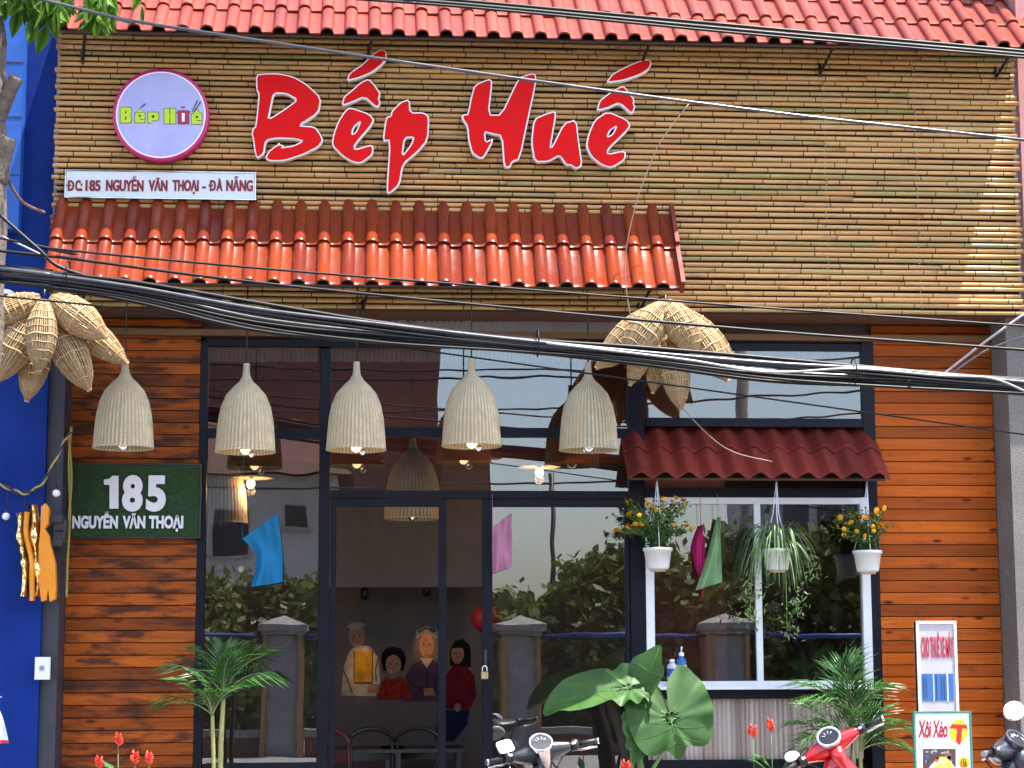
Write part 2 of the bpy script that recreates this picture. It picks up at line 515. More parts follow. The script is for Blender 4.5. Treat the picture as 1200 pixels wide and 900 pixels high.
for i in range(rows):
    z = zB + dz*(i+.5) + rnd.uniform(-.002,.002)
    x = xL + rnd.uniform(-.015,.012); end = xR + rnd.uniform(-.03,.02)
    while x < end - .05:
        L = min(rnd.uniform(2.2,4.6), end - x)
        if end - (x+L) < .5: L = end - x
        r = dz*rnd.uniform(.345,.45)
        o = link('bamboo_pole', pole_mesh(L-.004, r, 100+k), screen)
        o.location = Vector((x, 0.008+rnd.uniform(-.006,.006), z)) - worldloc(screen)
        o.rotation_euler = (rnd.uniform(0,.5), rnd.uniform(-.0012,.0012), 0)
        x += L; k += 1
tie = MB()
for u in (967, 1074, 560, 300):
    xx = P(u, 200, 0).x
    for i in range(rows):
        if rnd.random() < (.8 if u > 900 else .35):
            z = zB + dz*(i+1); tie.ball((xx+rnd.uniform(-.008,.008), -.014, z), .0045, 5, 3)
put('wire_tie', tie, M_CHROME, screen)

# soffit behind the screen, and side returns
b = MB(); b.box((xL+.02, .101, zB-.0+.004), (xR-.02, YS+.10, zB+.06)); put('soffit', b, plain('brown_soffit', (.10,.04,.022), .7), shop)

def rect(u0, v0, u1, v1, y):
    um, vm = (u0+u1)/2, (v0+v1)/2
    return P(u0, vm, y).x, P(um, v1, y).z, P(u1, vm, y).x, P(um, v0, y).z

def slab(m, u0, v0, u1, v1, y0, y1, mi=0, bev=0.0):
    x0, z0, x1, z1 = rect(u0, v0, u1, v1, y0)
    m.box((x0, y0, z0), (x1, y1, z1), mi, bev)

# wooden walls
def wooden_wall(u0, u1, vref, mat):
    x0 = P(u0, vref, YS).x; x1 = P(u1, vref, YS).x
    m = MB(); m.box((x0+.004, YS+.022, ZP), (x1-.004, YS+.12, zB)); w = put('wooden_wall', m, M_GAP, shop)
    hgt = 0.0955; pm = MB(); pm.box((0,0,0), (x1-x0, .022, hgt-.006), 0, .003)
    for xx in (.05, (x1-x0)*.36, (x1-x0)*.66, x1-x0-.05):
        for zz in (.028, hgt-.034): pm.tube([(xx,-.0008,zz),(xx,.004,zz)], .0042, 6, 1)
    me = pm.mesh('wood_plank', [mat, M_BLACK])
    z = ZP+.02; base = worldloc(w)
    while z < zB - .03:
        o = link('wood_plank', me, w)
        o.location = Vector((x0 + rnd.uniform(-.003,.003), YS + rnd.uniform(-.003,.002), z)) - base
        if z + hgt > zB: o.scale = (1,1,max(.2,(zB-z)/hgt-.02))
        z += hgt
    return x0, x1
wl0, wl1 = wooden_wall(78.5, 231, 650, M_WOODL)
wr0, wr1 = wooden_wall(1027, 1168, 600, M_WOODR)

# front beam over the shop front
xs0 = P(232, 600, YS).x; xs1 = P(1027, 600, YS).x
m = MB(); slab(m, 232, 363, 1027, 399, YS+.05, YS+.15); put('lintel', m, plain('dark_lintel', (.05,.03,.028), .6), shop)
m = MB(); slab(m, 80, 389, 1160, 396, YS-.045, YS-.005)
put('wooden_rail', m, plain('brown_rail', (.17,.085,.035), .6), shop)
# plastic board with faded print
m = MB(); slab(m, 421, 360, 830, 389, YS+.015, YS+.045)
for u in (617, 648):
    c = P(u, 376, YS+.0125)
    m.prism([(c.x-.03,c.z),(c.x,c.z-.012),(c.x+.03,c.z),(c.x,c.z+.012)], YS+.0125, YS+.0145, 1)
for u in range(455, 720, 7):
    if u in range(600, 660) or rnd.random() < .25: continue
    slab(m, u, 375+rnd.uniform(-1,1), u+rnd.uniform(2,5), 377+rnd.uniform(0,1), YS+.0125, YS+.0145, 2)
put('printed_board', m, [plain('grey_board', (.33,.30,.32), .5), flat('faded_red_print', (.35,.05,.06)), flat('faded_grey_print', (.12,.1,.11))], shop)

# dark metal frame
fr = MB(); y0, y1 = YS, YS+.07
zF = ZP
def vert(u0, u1, vref, v0, v1, dy=0.0):
    x0 = P(u0, vref, YS).x; x1 = P(u1, vref, YS).x
    z1 = P((u0+u1)/2, v0, YS).z; z0 = zF if v1 is None else P((u0+u1)/2, v1, YS).z
    fr.box((x0, y0-dy, z0), (x1, y1+dy, z1), 0, .003)
vert(231.5, 241, 600, 399.5, None, .004)
vert(374, 386.5, 550, 408.5, None, .003)
vert(738, 757, 650, 408.5, None, .003)
vert(1012, 1026.5, 520, 399.5, None, .004)
slab(fr, 241, 400, 1012, 408, y0, y1); 
slab(fr, 241, 502, 374, 513, y0, y1); slab(fr, 387, 501, 738, 512, y0, y1); slab(fr, 757, 490, 1012, 500, y0, y1)
slab(fr, 387, 575, 738, 584, y0, y1); slab(fr, 757, 572, 1012, 582.5, y0, y1)
slab(fr, 241, 894, 374, 905, y0, y1)
slab(fr, 757, 808, 1016, 819, y0-.02, y1); slab(fr, 757, 890, 1012, 900, y0, y1)
put('shopfront_frame', fr, M_NAVY, shop)
pane_y = YS+.03
def pane(u0, v0, u1, v1, parent, y=pane_y):
    m = MB(); slab(m, u0, v0, u1, v1, y, y+.006)
    return put('pane', m, M_GLASS, parent)
for r in ((240.5,407.5,374.5,502.5),(386,407.5,738.5,501.5),(756.5,407.5,1012.5,490.5),(240.5,512.5,374.5,894.5),(386,511.5,738.5,575.5)):
    pane(*r, shop)
# blind strips hanging inside the top panes
m = MB()
for (ua, ub) in ((243,374),(387,738),(757,1012)):
    u = ua
    while u < ub-4:
        slab(m, u, 406, u+4.6, 424+rnd.uniform(-.6,.6), YS+.10+rnd.uniform(0,.01), YS+.118)
        u += 5.2
o = put('window_blind', m, plain('beige_blind', (.50,.42,.28), .7), shop)

# doors: frames, panes, padlock
def door_leaf(u0, u1, vt, dy, wl, wr):
    m = MB(); yy0, yy1 = YS+.012+dy, YS+.055+dy
    zt = P((u0+u1)/2, vt, YS).z
    x0, x1 = P(u0,740,YS).x, P(u1,740,YS).x
    px = 1/PXM(YS)
    m.box((x0,yy0,ZP+.02),(x0+wl*px,yy1,zt),0,.003); m.box((x1-wr*px,yy0,ZP+.02),(x1,yy1,zt),0,.003)
    m.box((x0+wl*px,yy0+.003,zt-9*px),(x1-wr*px,yy1-.003,zt)); m.box((x0+wl*px,yy0+.003,ZP+.02),(x1-wr*px,yy1-.003,ZP+.14))
    d = put('door', m, M_NAVY, shop)
    g = MB(); g.box((x0+wl*px-.004,yy0+.018,ZP+.13),(x1-wr*px+.004,yy0+.024,zt-8*px)); put('pane', g, M_GLASS, d)
    return d, x0, x1
m = MB(); px_ = 1/PXM(YS); xa_, xb_ = P(386.8,740,YS).x, P(523,740,YS).x; zt_ = P(455,584.5,YS).z
m.box((xa_,YS+.012,ZP+.02),(xa_+6*px_,YS+.055,zt_),0,.003); m.box((xb_-9*px_,YS+.012,ZP+.02),(xb_,YS+.055,zt_),0,.003); m.box((xa_+6*px_,YS+.015,zt_-9*px_),(xb_-9*px_,YS+.052,zt_))
put('door_frame', m, M_NAVY, shop)
d2, dx0, dx1 = door_leaf(565, 737.8, 585.5, -0.035, 12, 5)
hm = MB(); c = P(569, 770, YS-.04)
hm.box((c.x-.012, YS-.04, c.z-.11), (c.x+.012, YS-.024, c.z+.06), 0, .003); put('door_handle', hm, M_BLACK, d2)
pad = MB(); c = P(568, 789, YS-.07)
pad.box((c.x-.028, c.y-.011, c.z-.045), (c.x+.028, c.y+.011, c.z+.012), 0, .006)
pad.tube([c+Vector((-.018,0,.01)), c+Vector((-.018,0,.04)), c+Vector((-.009,0,.056)), c+Vector((.009,0,.056)), c+Vector((.018,0,.04)), c+Vector((.018,0,.01))], .0055, 6, 1)
tag(put('padlock', pad, [plain('brass', (.62,.50,.30), .35, metal=.8), M_CHROME]), 'small brass padlock hanging on the sliding door stile', 'padlock')

# service window, white
m = MB(); ya, yb = YS-.012, YS+.06
slab(m, 757.2, 583, 767, 808, ya-.003, yb, 0, .003); slab(m, 1011, 583, 1021, 808, ya-.003, yb, 0, .003)
slab(m, 767, 583, 1011, 590.5, ya, yb, 0, .002); slab(m, 767, 798, 1011, 808, ya, yb, 0, .002)
sw = put('service_window', m, M_WHITE, shop)
m = MB(); slab(m, 885.5, 590.5, 893, 798, ya+.006, yb-.01, 0, .002); put('window_mullion', m, M_WHITE, sw)
m = MB(); slab(m, 760, 804.5, 1018, 808, ya-.12, ya-.006, 0, .004); put('window_sill', m, M_WHITE, sw)
pane(766.5, 590, 886, 798.5, sw, YS+.02); pane(892.5, 590, 1011.5, 798.5, sw, YS+.032)
# ribbed panel below it
m = MB(); x0, z0, x1, z1 = rect(757, 819, 1012, 890, YS+.03)
nw, sg = 46, 8; prev = None
for i in range(nw*sg+1):
    x = x0+(x1-x0)*i/(nw*sg); yy = YS+.05-.016*abs(math.sin(PI*i/sg))**.7
    a = m.add([(x,yy,z0),(x,yy,z1)])
    if prev is not None: m.face((prev,a,a+1,prev+1), 0, True)
    prev = a
mm = N('ribbed_panel'); v = mm.mapped((22,1,.35), False); nz = mm.noise(v, 1.0, 5, .6)
mm.set(mm.ramp(nz, [(.3,(.20,.12,.095)),(.5,(.40,.33,.30)),(.75,(.52,.47,.45))]), .6)
put('ribbed_panel', m, mm.mat, shop)
m = MB(); m.box((x0, YS+.09, ZP), (x1, YS+.12, z1+.05)); m.box((x0, YS+.02, ZP), (x1, YS+.085, z0-.07)); put('base_wall', m, M_GREYW, shop)

# rooms behind the glass
YB = 2.9
m = MB(); m.box((xs0-.3, YB, ZP), (xs1+.6, YB+.1, 4.6)); put('interior_wall', m, plain('warm_grey_wall', (.105,.085,.075), .85, var=.3, scale=2), shop)
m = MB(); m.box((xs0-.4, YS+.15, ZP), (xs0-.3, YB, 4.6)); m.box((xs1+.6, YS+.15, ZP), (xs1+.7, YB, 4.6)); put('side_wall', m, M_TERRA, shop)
m = MB(); m.box((xs0-.3, YS+.15, 4.3), (xs1+.6, YB, 4.4)); put('interior_ceiling', m, M_GREYW, shop)
m = MB(); m.box((xs0-.3, YS+.08, ZP-.08), (xs1+.6, YB, ZP+.01)); put('interior_floor', m, plain('dark_floor_tile', (.05,.045,.045), .35), shop)
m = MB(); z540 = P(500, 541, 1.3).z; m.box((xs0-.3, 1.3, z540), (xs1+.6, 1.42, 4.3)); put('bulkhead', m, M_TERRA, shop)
m = MB(); z687 = P(500, 688, 2.2).z; m.box((P(383,700,2.2).x, 2.2, z687), (P(572,700,2.2).x, 2.3, 4.3)); put('grey_bulkhead', m, plain('grey_bulkhead_paint', (.105,.095,.095), .8), shop)
m = MB(); m.box((P(745,690,.74).x, .74, ZP+.01), (P(851,690,.74).x, .84, P(800,541,.74).z)); put('partition', m, plain('lit_terracotta', (.46,.15,.095), .8), shop)  # brighter copy of the terracotta: light on the partition put into its colour

# mural of a family on the back wall: flat paint
def ell(cx, cy, rx, ry, n=20, a0=0, a1=2*PI):
    return [(cx+rx*math.cos(a0+(a1-a0)*i/n), cy+ry*math.sin(a0+(a1-a0)*i/n)) for i in range(n)]
MUR = MB(); mm_ = []
def paint(poly, mat, lift):
    if mat not in mm_: mm_.append(mat)
    pts = []
    for (u, v) in poly:
        q = P(u, v, YB); pts.append((q.x, q.z))
    area = sum(pts[i][0]*pts[(i+1) % len(pts)][1]-pts[(i+1) % len(pts)][0]*pts[i][1] for i in range(len(pts)))
    if area < 0: pts = pts[::-1]
    MUR.prism(pts, YB-.004-.0015*lift, YB-.002, mm_.index(mat))
SKIN = plain('mural_skin', (.46,.24,.15), .85, var=.38, scale=14, spec=.1); HAIR = plain('mural_black', (.012,.011,.014), .85, var=.38, scale=14, spec=.1); CREAM = plain('mural_cream', (.62,.50,.34), .85, var=.38, scale=14, spec=.1)
MRED = plain('mural_red', (.33,.03,.02), .85, var=.38, scale=14, spec=.1); MDRED = plain('mural_dark_red', (.20,.012,.02), .85, var=.38, scale=14, spec=.1); MPUR = plain('mural_purple', (.10,.05,.09), .85, var=.38, scale=14, spec=.1)
AMBER = plain('mural_amber', (.70,.34,.03), .85, var=.38, scale=14, spec=.1); MGREY = plain('mural_grey_hair', (.35,.34,.34), .85, var=.38, scale=14, spec=.1); NAVYP = plain('mural_navy', (.02,.025,.07), .85, var=.38, scale=14, spec=.1)
paint([(400,815),(402,785),(408,765),(418,756),(433,757),(443,770),(446,800),(440,816)], CREAM, 1)
paint([(415,763),(437,763),(436,800),(415,800)], AMBER, 2)
paint(ell(418,745,9.5,14), SKIN, 2); paint(ell(418,736,11,7,14,PI,2*PI), MGREY, 3)
paint([(432,800),(444,802),(444,812),(430,812)], SKIN, 3)
paint(ell(461,773,14.5,15), HAIR, 1); paint([(447,770),(449,786),(473,786),(475,770)], HAIR, 1)
paint(ell(461,779,9.5,11.5), SKIN, 2); paint([(442,820),(445,802),(452,793),(461,796),(470,792),(479,801),(482,820)], MRED, 3)
paint([(471,822),(474,795),(482,780),(494,773),(508,773),(518,782),(522,822)], MPUR, 1); paint([(492,771),(500,783),(508,771)], CREAM, 2)
paint(ell(500,757,8.5,14.5), SKIN, 3); 
for i in range(7): paint(ell(490+i*3.4, 737+abs(i-3)*1.2, 3.2, 4, 10), MGREY, 4)
paint([(496,807),(508,806),(510,815),(497,815)], SKIN, 4)
paint([(527,780),(527,762),(533,751),(543,749),(551,757),(552,782)], HAIR, 1); paint(ell(536,766,7.5,12), SKIN, 2)
paint([(522,830),(523,790),(531,780),(546,781),(556,792),(558,815),(550,832)], MDRED, 3); paint([(520,832),(550,832),(547,850),(532,868),(520,870)], NAVYP, 2)
paint(ell(536,829,4,5,10), SKIN, 5)
LINE = plain('mural_line', (.03,.02,.02), .85, spec=.1)
def stroke(pts, w, lv):
    for (a, b_) in zip(pts, pts[1:]):
        dx, dy = b_[0]-a[0], b_[1]-a[1]; l = math.hypot(dx, dy) or 1; nx_, ny_ = -dy/l*w, dx/l*w
        paint([(a[0]+nx_,a[1]+ny_),(b_[0]+nx_,b_[1]+ny_),(b_[0]-nx_,b_[1]-ny_),(a[0]-nx_,a[1]-ny_)], LINE, lv)
for pts in ([(402,785),(408,798),(413,812)],[(443,772),(440,785),(441,798)],[(415,763),(415,800),(436,800),(437,763)],[(449,800),(453,808),(452,819)],[(473,800),(470,808),(472,819)],[(477,795),(485,803),(497,809)],[(518,784),(512,797),(508,806)],[(500,783),(500,806)],
            [(526,793),(530,810),(535,824)],[(552,793),(549,812),(539,826)],[(535,783),(536,800)],[(457,797),(461,801),(466,797)]): stroke(pts, .45, 7)
for i in range(9): paint(ell(488.5+i*2.9, 739.5+abs(i-4)*1.6, 2.2, 2.6, 8), MGREY, 4.3)
paint([(447,766),(452,760),(461,758),(470,760),(475,766),(470,769),(461,767),(452,769)], HAIR, 3); paint([(528,760),(533,754),(541,754),(545,760),(538,759)], HAIR, 3)
for (cx, cy, s) in ((418,746,1),(461,779,1),(500,756,1),(536,766,.9)):
    for dx in (-3.6,3.6): paint(ell(cx+dx*s, cy-1, .9*s, 1.3*s, 8), HAIR, 6)
    paint([(cx-2.5*s,cy+6*s),(cx,cy+7.3*s),(cx+2.5*s,cy+6*s),(cx,cy+6.6*s)], MRED, 6)
    paint([(cx-.8*s,cy+3*s),(cx,cy+1*s),(cx+.8*s,cy+3*s)], MRED, 6)
for mt in mm_:                                          # all colours darkened: dimness of the room put into the paint
    for nd in mt.node_tree.nodes:
        if nd.type == 'VALTORGB' and nd.outputs[0].links[0].to_socket.name == 'Base Color':
            for e_ in nd.color_ramp.elements: e_.color = tuple(c*.62 for c in e_.color[:3])+(1,)
put('mural', MUR, mm_, shop)

# ------------------------------------------------------------------ neighbours
xb1 = P(63.5, 200, .14).x
nb = thing('blue_building', 'deep blue painted building wall at the far left beside the bamboo cladding', 'building', (xb1-2, .14, ZP))
m = MB(); m.box((xb1-6, .14, ZP), (xb1, .9, 9)); put('wall', m, M_BLUE, nb)
m = MB(); xq = P(25, 150, -.02).x; m.box((xb1-6, -.02, P(10,268,-.02).z), (xq, .135, 9)); w = put('cladding_panel', m, M_BLUE2, nb)
m = MB()
for v in (73, 137, 205): 
    z = P(10, v, -.02).z; m.box((xb1-6, -.024, z-.004), (xq+.002, -.019, z+.004))
put('panel_joint', m, M_BLACK, w)
m = MB(); xd = P(72,650,.2).x; m.box((xb1+.002, .2, ZP), (wl0-.004, .9, zB+.05)); put('dark_corner_post', m, plain('dark_post', (.03,.032,.045), .5), nb)
xg0 = P(1166, 600, .12).x
gb = thing('grey_building', 'grey pebble dash wall beside the orange planks at the right edge', 'building', (xg0+1, .12, ZP))
m = MB(); m.box((wr1+.006, .12, ZP), (xg0+6, 1.0, zB+.02)); put('wall', m, M_PEBBLE, gb)
m = MB(); m.box((xR+.012, -.02, zB-.05), (xR+6, 1.0, 9)); put('upper_wall', m, plain('pink_paint', (.40,.17,.17), .8), gb)

# ------------------------------------------------------------------ tiled awnings
def tile_profile(p, kind):
    """cross-section across the slope: list of (x, height)"""
    pts = []
    if kind == 'roll':
        rw = p*.53
        for i in range(9):
            a = PI - PI*i/8
            pts.append((rw/2+rw/2*math.cos(a), .047*math.sin(a)**.8 if i not in (0,8) else 0))
        pts += [(rw+.012, -.004), (p-.012, -.004), (p+.004, .004)]
    else:
        for i in range(13):
            t = i/12
            pts.append((p*1.04*t, .030*math.sin(2*PI*t-PI*.5)+.022))
    return pts
def tile_mesh(p, L, kind, mat):
    """tile laid flat: x across, y up the slope (0 = lower lip), z off the slope"""
    m = MB(); pr = tile_profile(p, kind); n = len(pr); th = .013
    secs = [(0.0, -.004, 1.0), (0.0, 0.0, 1.03), (.028, 0.004, 1.05), (.034, 0.0, 1.0), (L, -.002, .97)]
    rows_ = []
    for (y, dz, s) in secs:
        rows_.append(m.add([(x, y, z*s+dz) for x, z in pr]))
    for a, b in zip(rows_[1:], rows_[2:]):
        for i in range(n-1): m.face((a+i, a+i+1, b+i+1, b+i), 0, True)
    lo = m.add([(x, 0.0, z-th) for x, z in pr]); lo2 = m.add([(x, L, z*.97-th-.002) for x, z in pr])
    top = m.add([(x, 0.0, z*1.03) for x, z in pr])
    for i in range(n-1):
        m.face((lo+i, lo+i+1, top+i+1, top+i)); m.face((lo+i+1, lo+i, lo2+i, lo2+i+1), 0, True)
    a, b = rows_[1], rows_[4]
    m.face((a, lo, lo2, b)); m.face((a+n-1, b+n-1, lo2+n-1, lo+n-1))
    return m.mesh('roof_tile', mat)

def awning(name, label, xa, xb, eave, deg, rows_, expo, pitch, kind, mat, brackets=(), roll_lean=0.0, deck=True):
    """eave = (y, z) of the lower lip"""
    a = math.radians(deg)
    root = thing(name, label, 'awning', ((xa+xb)/2, 0, eave[1]))
    up = Vector((0, math.cos(a), math.sin(a)))
    L = expo*1.16
    n = max(1, round((xb-xa)/pitch)); pitch = (xb-xa)/n
    me = tile_mesh(pitch, L, kind, mat)
    base = root.location
    for r in range(rows_):
        for i in range(n):
            o = link('roof_tile', me, root)
            pos = Vector((xa+i*pitch, eave[0], eave[1])) + up*(expo*r) + Vector((0,-math.sin(a),math.cos(a)))*(.016+.004*rnd.random())
            o.location = pos - base
            o.rotation_euler = (a + rnd.uniform(-.005,.005) - .036, rnd.uniform(-.006,.006), rnd.uniform(-.006,.006))
    tot = expo*rows_
    if deck:
        m = MB()
        for k_ in range(2):
            pass
        p0 = Vector((0, eave[0], eave[1])) + up*.03 + Vector((0,math.sin(a),-math.cos(a)))*.02
        p1 = Vector((0, eave[0], eave[1])) + up*(tot+.02) + Vector((0,math.sin(a),-math.cos(a)))*.02
        dn = Vector((0,math.sin(a),-math.cos(a)))*.02
        q = m.add([Vector((xa+.02,p.y,p.z)) for p in (p0,p1,p1+dn,p0+dn)] + [Vector((xb-.02,p.y,p.z)) for p in (p0,p1,p1+dn,p0+dn)])
        for f in ((0,1,2,3),(7,6,5,4),(0,4,5,1),(1,5,6,2),(2,6,7,3),(3,7,4,0)): m.face([q+i for i in f])
        put('batten_board', m, plain('dark_batten', (.05,.03,.025), .7), root)
    for bx in brackets:
        m = MB()
        m.tube([Vector((bx, .0, eave[1]-.10)), Vector((bx+.05, eave[0]*.55, eave[1]+.03)), Vector((bx+.06, eave[0]*.85, eave[1]+.02))], .013, 6)
        m.tube([Vector((bx, .0, eave[1]-.13)), Vector((bx, .0, eave[1]-.02))], .018, 6)
        put('bracket', m, M_BLACK, root)
    return root

pitch = 28.2/153.3
# upper awning
ye = -.44
ze = P(640, 46, ye).z
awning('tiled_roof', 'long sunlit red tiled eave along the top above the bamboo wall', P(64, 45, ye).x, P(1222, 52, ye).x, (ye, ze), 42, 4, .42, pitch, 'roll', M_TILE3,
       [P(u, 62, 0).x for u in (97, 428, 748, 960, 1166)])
# awning below the sign
ym = -.49
zm = P(425, 335, ym).z
xa, xb = P(50, 335, ym).x, P(797, 335, ym).x
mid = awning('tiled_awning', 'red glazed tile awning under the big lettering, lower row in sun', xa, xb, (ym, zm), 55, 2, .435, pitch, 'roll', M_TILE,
       [P(u, 345, 0).x for u in (97, 425, 748)])
a55 = math.radians(55); up55 = Vector((0, math.cos(a55), math.sin(a55))); nn = Vector((0,-math.sin(a55),math.cos(a55)))
for r in range(2):
    m = MB(); p0 = Vector((xb, ym, zm))+up55*(.435*r)+nn*(.03+.01*r); p1 = p0+up55*.46
    for s, e in ((p0, p1),):
        q = m.add([s+nn*.05, s+nn*.05+Vector((.032,0,0)), s-nn*.07+Vector((.032,0,0)), s-nn*.07, e+nn*.03, e+nn*.03+Vector((.032,0,0)), e-nn*.07+Vector((.032,0,0)), e-nn*.07])
        for f in ((0,1,2,3),(7,6,5,4),(0,4,5,1),(1,5,6,2),(2,6,7,3),(3,7,4,0)): m.face([q+i for i in f])
    put('verge_tile', m, M_TILE2, mid)
# awning above the service window
yw = 0.13
zw = P(890, 561, yw).z
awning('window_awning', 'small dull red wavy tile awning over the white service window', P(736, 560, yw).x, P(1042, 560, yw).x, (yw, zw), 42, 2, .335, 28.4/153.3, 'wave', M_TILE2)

# ------------------------------------------------------------------ signs
def crop_pts(pts, ox, oy, k, y, c):
    out = []
    for X, Y in pts:
        q = P(ox+X/k, oy+Y/k, y); out.append((q.x-c.x, q.z-c.z))
    return out
A1 = (285, 50, 5.0); A2 = (535, 55, 5.0)
LET = [
 ('B', A1, [[(78,190),(130,184),(200,183),(290,200),(370,245),(455,325),(440,412),(318,488),(420,495),(452,540),(466,572),(440,610),(350,655),(240,690),(160,692),(132,675),(150,640),(180,615),(208,598),(235,605),(225,618),(300,605),(355,575),(300,562),(200,558),(132,570),(120,650),(82,676),(70,640),(60,560),(52,540),(58,505),(75,495),(95,300),(80,275)],
            [(178,295),(250,295),(322,335),(240,395),(145,455),(160,380)]]),
 ('e', A1, [[(835,50),(838,90),(820,120),(760,170),(680,205),(610,222),(625,180),(700,130),(760,70),(805,42)],
            [(735,215),(765,245),(802,298),(792,330),(803,350),(785,382),(710,315),(645,345),(582,368),(590,320),(640,280),(690,235)],
            [(625,382),(740,420),(768,462),(650,600),(655,630),(745,602),(760,610),(757,655),(690,705),(640,698),(580,660),(522,600),(530,540),(560,460),(600,400)],
            [(692,455),(645,495),(635,540),(662,528)]]),
 ('p', A1, [[(972,335),(978,412),(1060,412),(1088,440),(1080,570),(1020,640),(935,710),(915,830),(860,880),(842,875),(862,570),(820,575),(838,440),(868,432),(870,405),(925,350)],
            [(945,555),(1003,552),(985,600),(930,670)]]),
 ('H', A2, [[(190,190),(208,205),(185,400),(262,400),(350,215),(375,178),(440,158),(465,165),(458,240),(425,390),(370,655),(325,670),(312,705),(280,700),(268,520),(200,505),(165,495),(168,560),(218,540),(160,645),(140,652),(92,620),(72,540),(66,465),(32,412),(45,398),(68,398),(88,290),(108,225)]]),
 ('u', A2, [[(570,380),(582,392),(548,590),(562,586),(630,450),(700,428),(715,560),(735,695),(700,712),(670,690),(645,690),(603,632),(540,670),(460,672),(440,560),(455,425),(520,395)]]),
 ('e', A2, [[(1135,78),(1140,100),(1125,130),(1080,160),(980,195),(880,208),(915,160),(1000,115),(1090,78)],
            [(975,228),(1010,270),(1040,310),(1035,335),(1045,350),(1028,392),(955,325),(890,355),(825,372),(840,315),(900,270)],
            [(885,380),(1000,430),(1018,470),(885,600),(885,630),(975,612),(990,625),(983,660),(910,707),(850,690),(790,640),(762,580),(775,510),(810,430)],
            [(942,460),(898,488),(880,530),(915,515)]]),
]
yl = -.105
cs = P(520, 140, yl)
sign = thing('shop_sign', 'big red brush lettering reading Bếp Huế with white edges on the bamboo wall', 'sign', cs)
for ch, (ox, oy, k_), polys in LET:
    pl = [smooth_poly(crop_pts(p, ox, oy, k_, yl, cs), 1, .18) for p in polys]
    me = outline_mesh(pl, .005, .06, 'letter'); setmat(me, M_SIGNWHITE)
    o = link('letter', me, sign, (0, .03, 0))
    me2 = outline_mesh(pl, -.0058, .012, 'letter_face'); setmat(me2, M_SIGNRED)
    link('letter_face', me2, o, (0, -.0335, 0))
    st = MB()                                          # studs holding the letter off the bamboo
    p0 = pl[0]; cx = sum(p[0] for p in p0)/len(p0); cz = sum(p[1] for p in p0)/len(p0)
    for p in (p0[0], p0[len(p0)//2]):
        x, z = (p[0]*.8+cx*.2, p[1]*.8+cz*.2); st.tube([(x,.03,z),(x,.10,z)], .008, 6)
    link('stud', st.mesh('stud', M_CHROME), o)

# round logo sign
yr = -.10; c = P(188.5, 134.5, yr); Rr = 57.0/PXM(yr)
rs = thing('round_sign', 'round lilac logo sign with magenta rim and lime lettering', 'sign', c)
m = MB(); M90 = Matrix.Rotation(math.radians(90), 3, 'X')
m.lathe([(0.001, -.10),(Rr*.985,-.10),(Rr,-.09),(Rr,-.004),(Rr*.985,0),(Rr*.93,.002)], 72, M=M90, mi=0)
m.lathe([(Rr*.93,.002),(Rr*.905,.0025)], 72, M=M90, mi=1); m.lathe([(Rr*.905,.0025),(.001,.0025)], 72, M=M90, mi=2)
mq = N('lilac_acrylic'); nz = mq.noise(mq.mapped((1,1,1), False), 4, 3); mq.set(mq.ramp(nz, [(.3,(.36,.34,.66)),(.7,(.46,.45,.74))]), .3)
link('sign_disc', m.mesh('sign_disc', [plain('magenta_rim', (.48,.012,.13), .35, var=.05), M_SIGNWHITE, mq.mat]), rs)
LIME = flat('lime_print', (.50,.66,.02)); INK = flat('ink_print', (.03,.035,.03)); WINE = flat('wine_print', (.38,.01,.05))
def cpoly(pts, lift, mat, name='logo_letter'):
    q = [( (125+X/7.5), (75+Y/7.5)) for X, Y in pts]
    out = []
    for u, v in q:
        w = P(u, v, yr); out.append((w.x-c.x, w.z-c.z))
    ar = sum(out[i][0]*out[(i+1) % len(out)][1]-out[(i+1) % len(out)][0]*out[i][1] for i in range(len(out)))
    if ar < 0: out = out[::-1]
    return out
def logo(name, shapes):
    m = MB(); mats = []
    for pts, mat, lv in shapes:
        if mat not in mats: mats.append(mat)
        m.prism(cpoly(pts, 0, mat), -.004-.0012*lv, -.003, mats.index(mat))
    link(name, m.mesh(name, mats), rs)
def outl(pts, d=5):
    cx = sum(p[0] for p in pts)/len(pts); cy = sum(p[1] for p in pts)/len(pts)
    return [(p[0]+(d if p[0] > cx else -d), p[1]+(d if p[1] > cy else -d)) for p in pts]
def R(x0,y0,x1,y1): return [(x0,y0),(x1,y0),(x1,y1),(x0,y1)]
Bp = [(122,384),(208,384),(216,400),(216,436),(206,450),(216,462),(216,508),(206,518),(122,518)]
logo('logo_letter', [(outl(Bp),INK,0),(Bp,LIME,1),(R(162,414,174,436),INK,2),(R(162,464,174,490),INK,2)])
ep = [(248,440),(262,428),(330,428),(336,440),(336,484),(290,484),(290,492),(334,492),(334,516),(250,516)]
logo('logo_letter', [(outl(ep),INK,0),(ep,LIME,1),(R(282,450,302,466),INK,2),([(262,424),(292,396),(326,424)],LIME,1),([(256,428),(292,390),(332,428)],INK,0),
     ([(288,394),(318,362),(344,346),(340,362),(312,382)],INK,1)])
pp = [(364,426),(446,426),(458,440),(458,484),(446,498),(398,498),(398,520),(364,520)]
logo('logo_letter', [(outl(pp),INK,0),(pp,LIME,1),(R(398,452,420,474),INK,2)])
Hp = R(506,394,606,526)
logo('logo_letter', [(outl(Hp),INK,0),(R(506,394,552,526),LIME,1),(R(560,394,606,526),LIME,1),(R(550,446,562,470),LIME,1)])
up_ = [(624,418),(640,412),(712,412),(730,418),(730,440),(722,440),(722,528),(628,528),(628,440),(618,440)]
logo('logo_pot', [(outl(up_,4),INK,0),(up_,WINE,1),(R(662,434,686,508),M_SIGNWHITE,2),(R(664,404,686,412),WINE,1),(R(656,376,690,388),INK,1)])
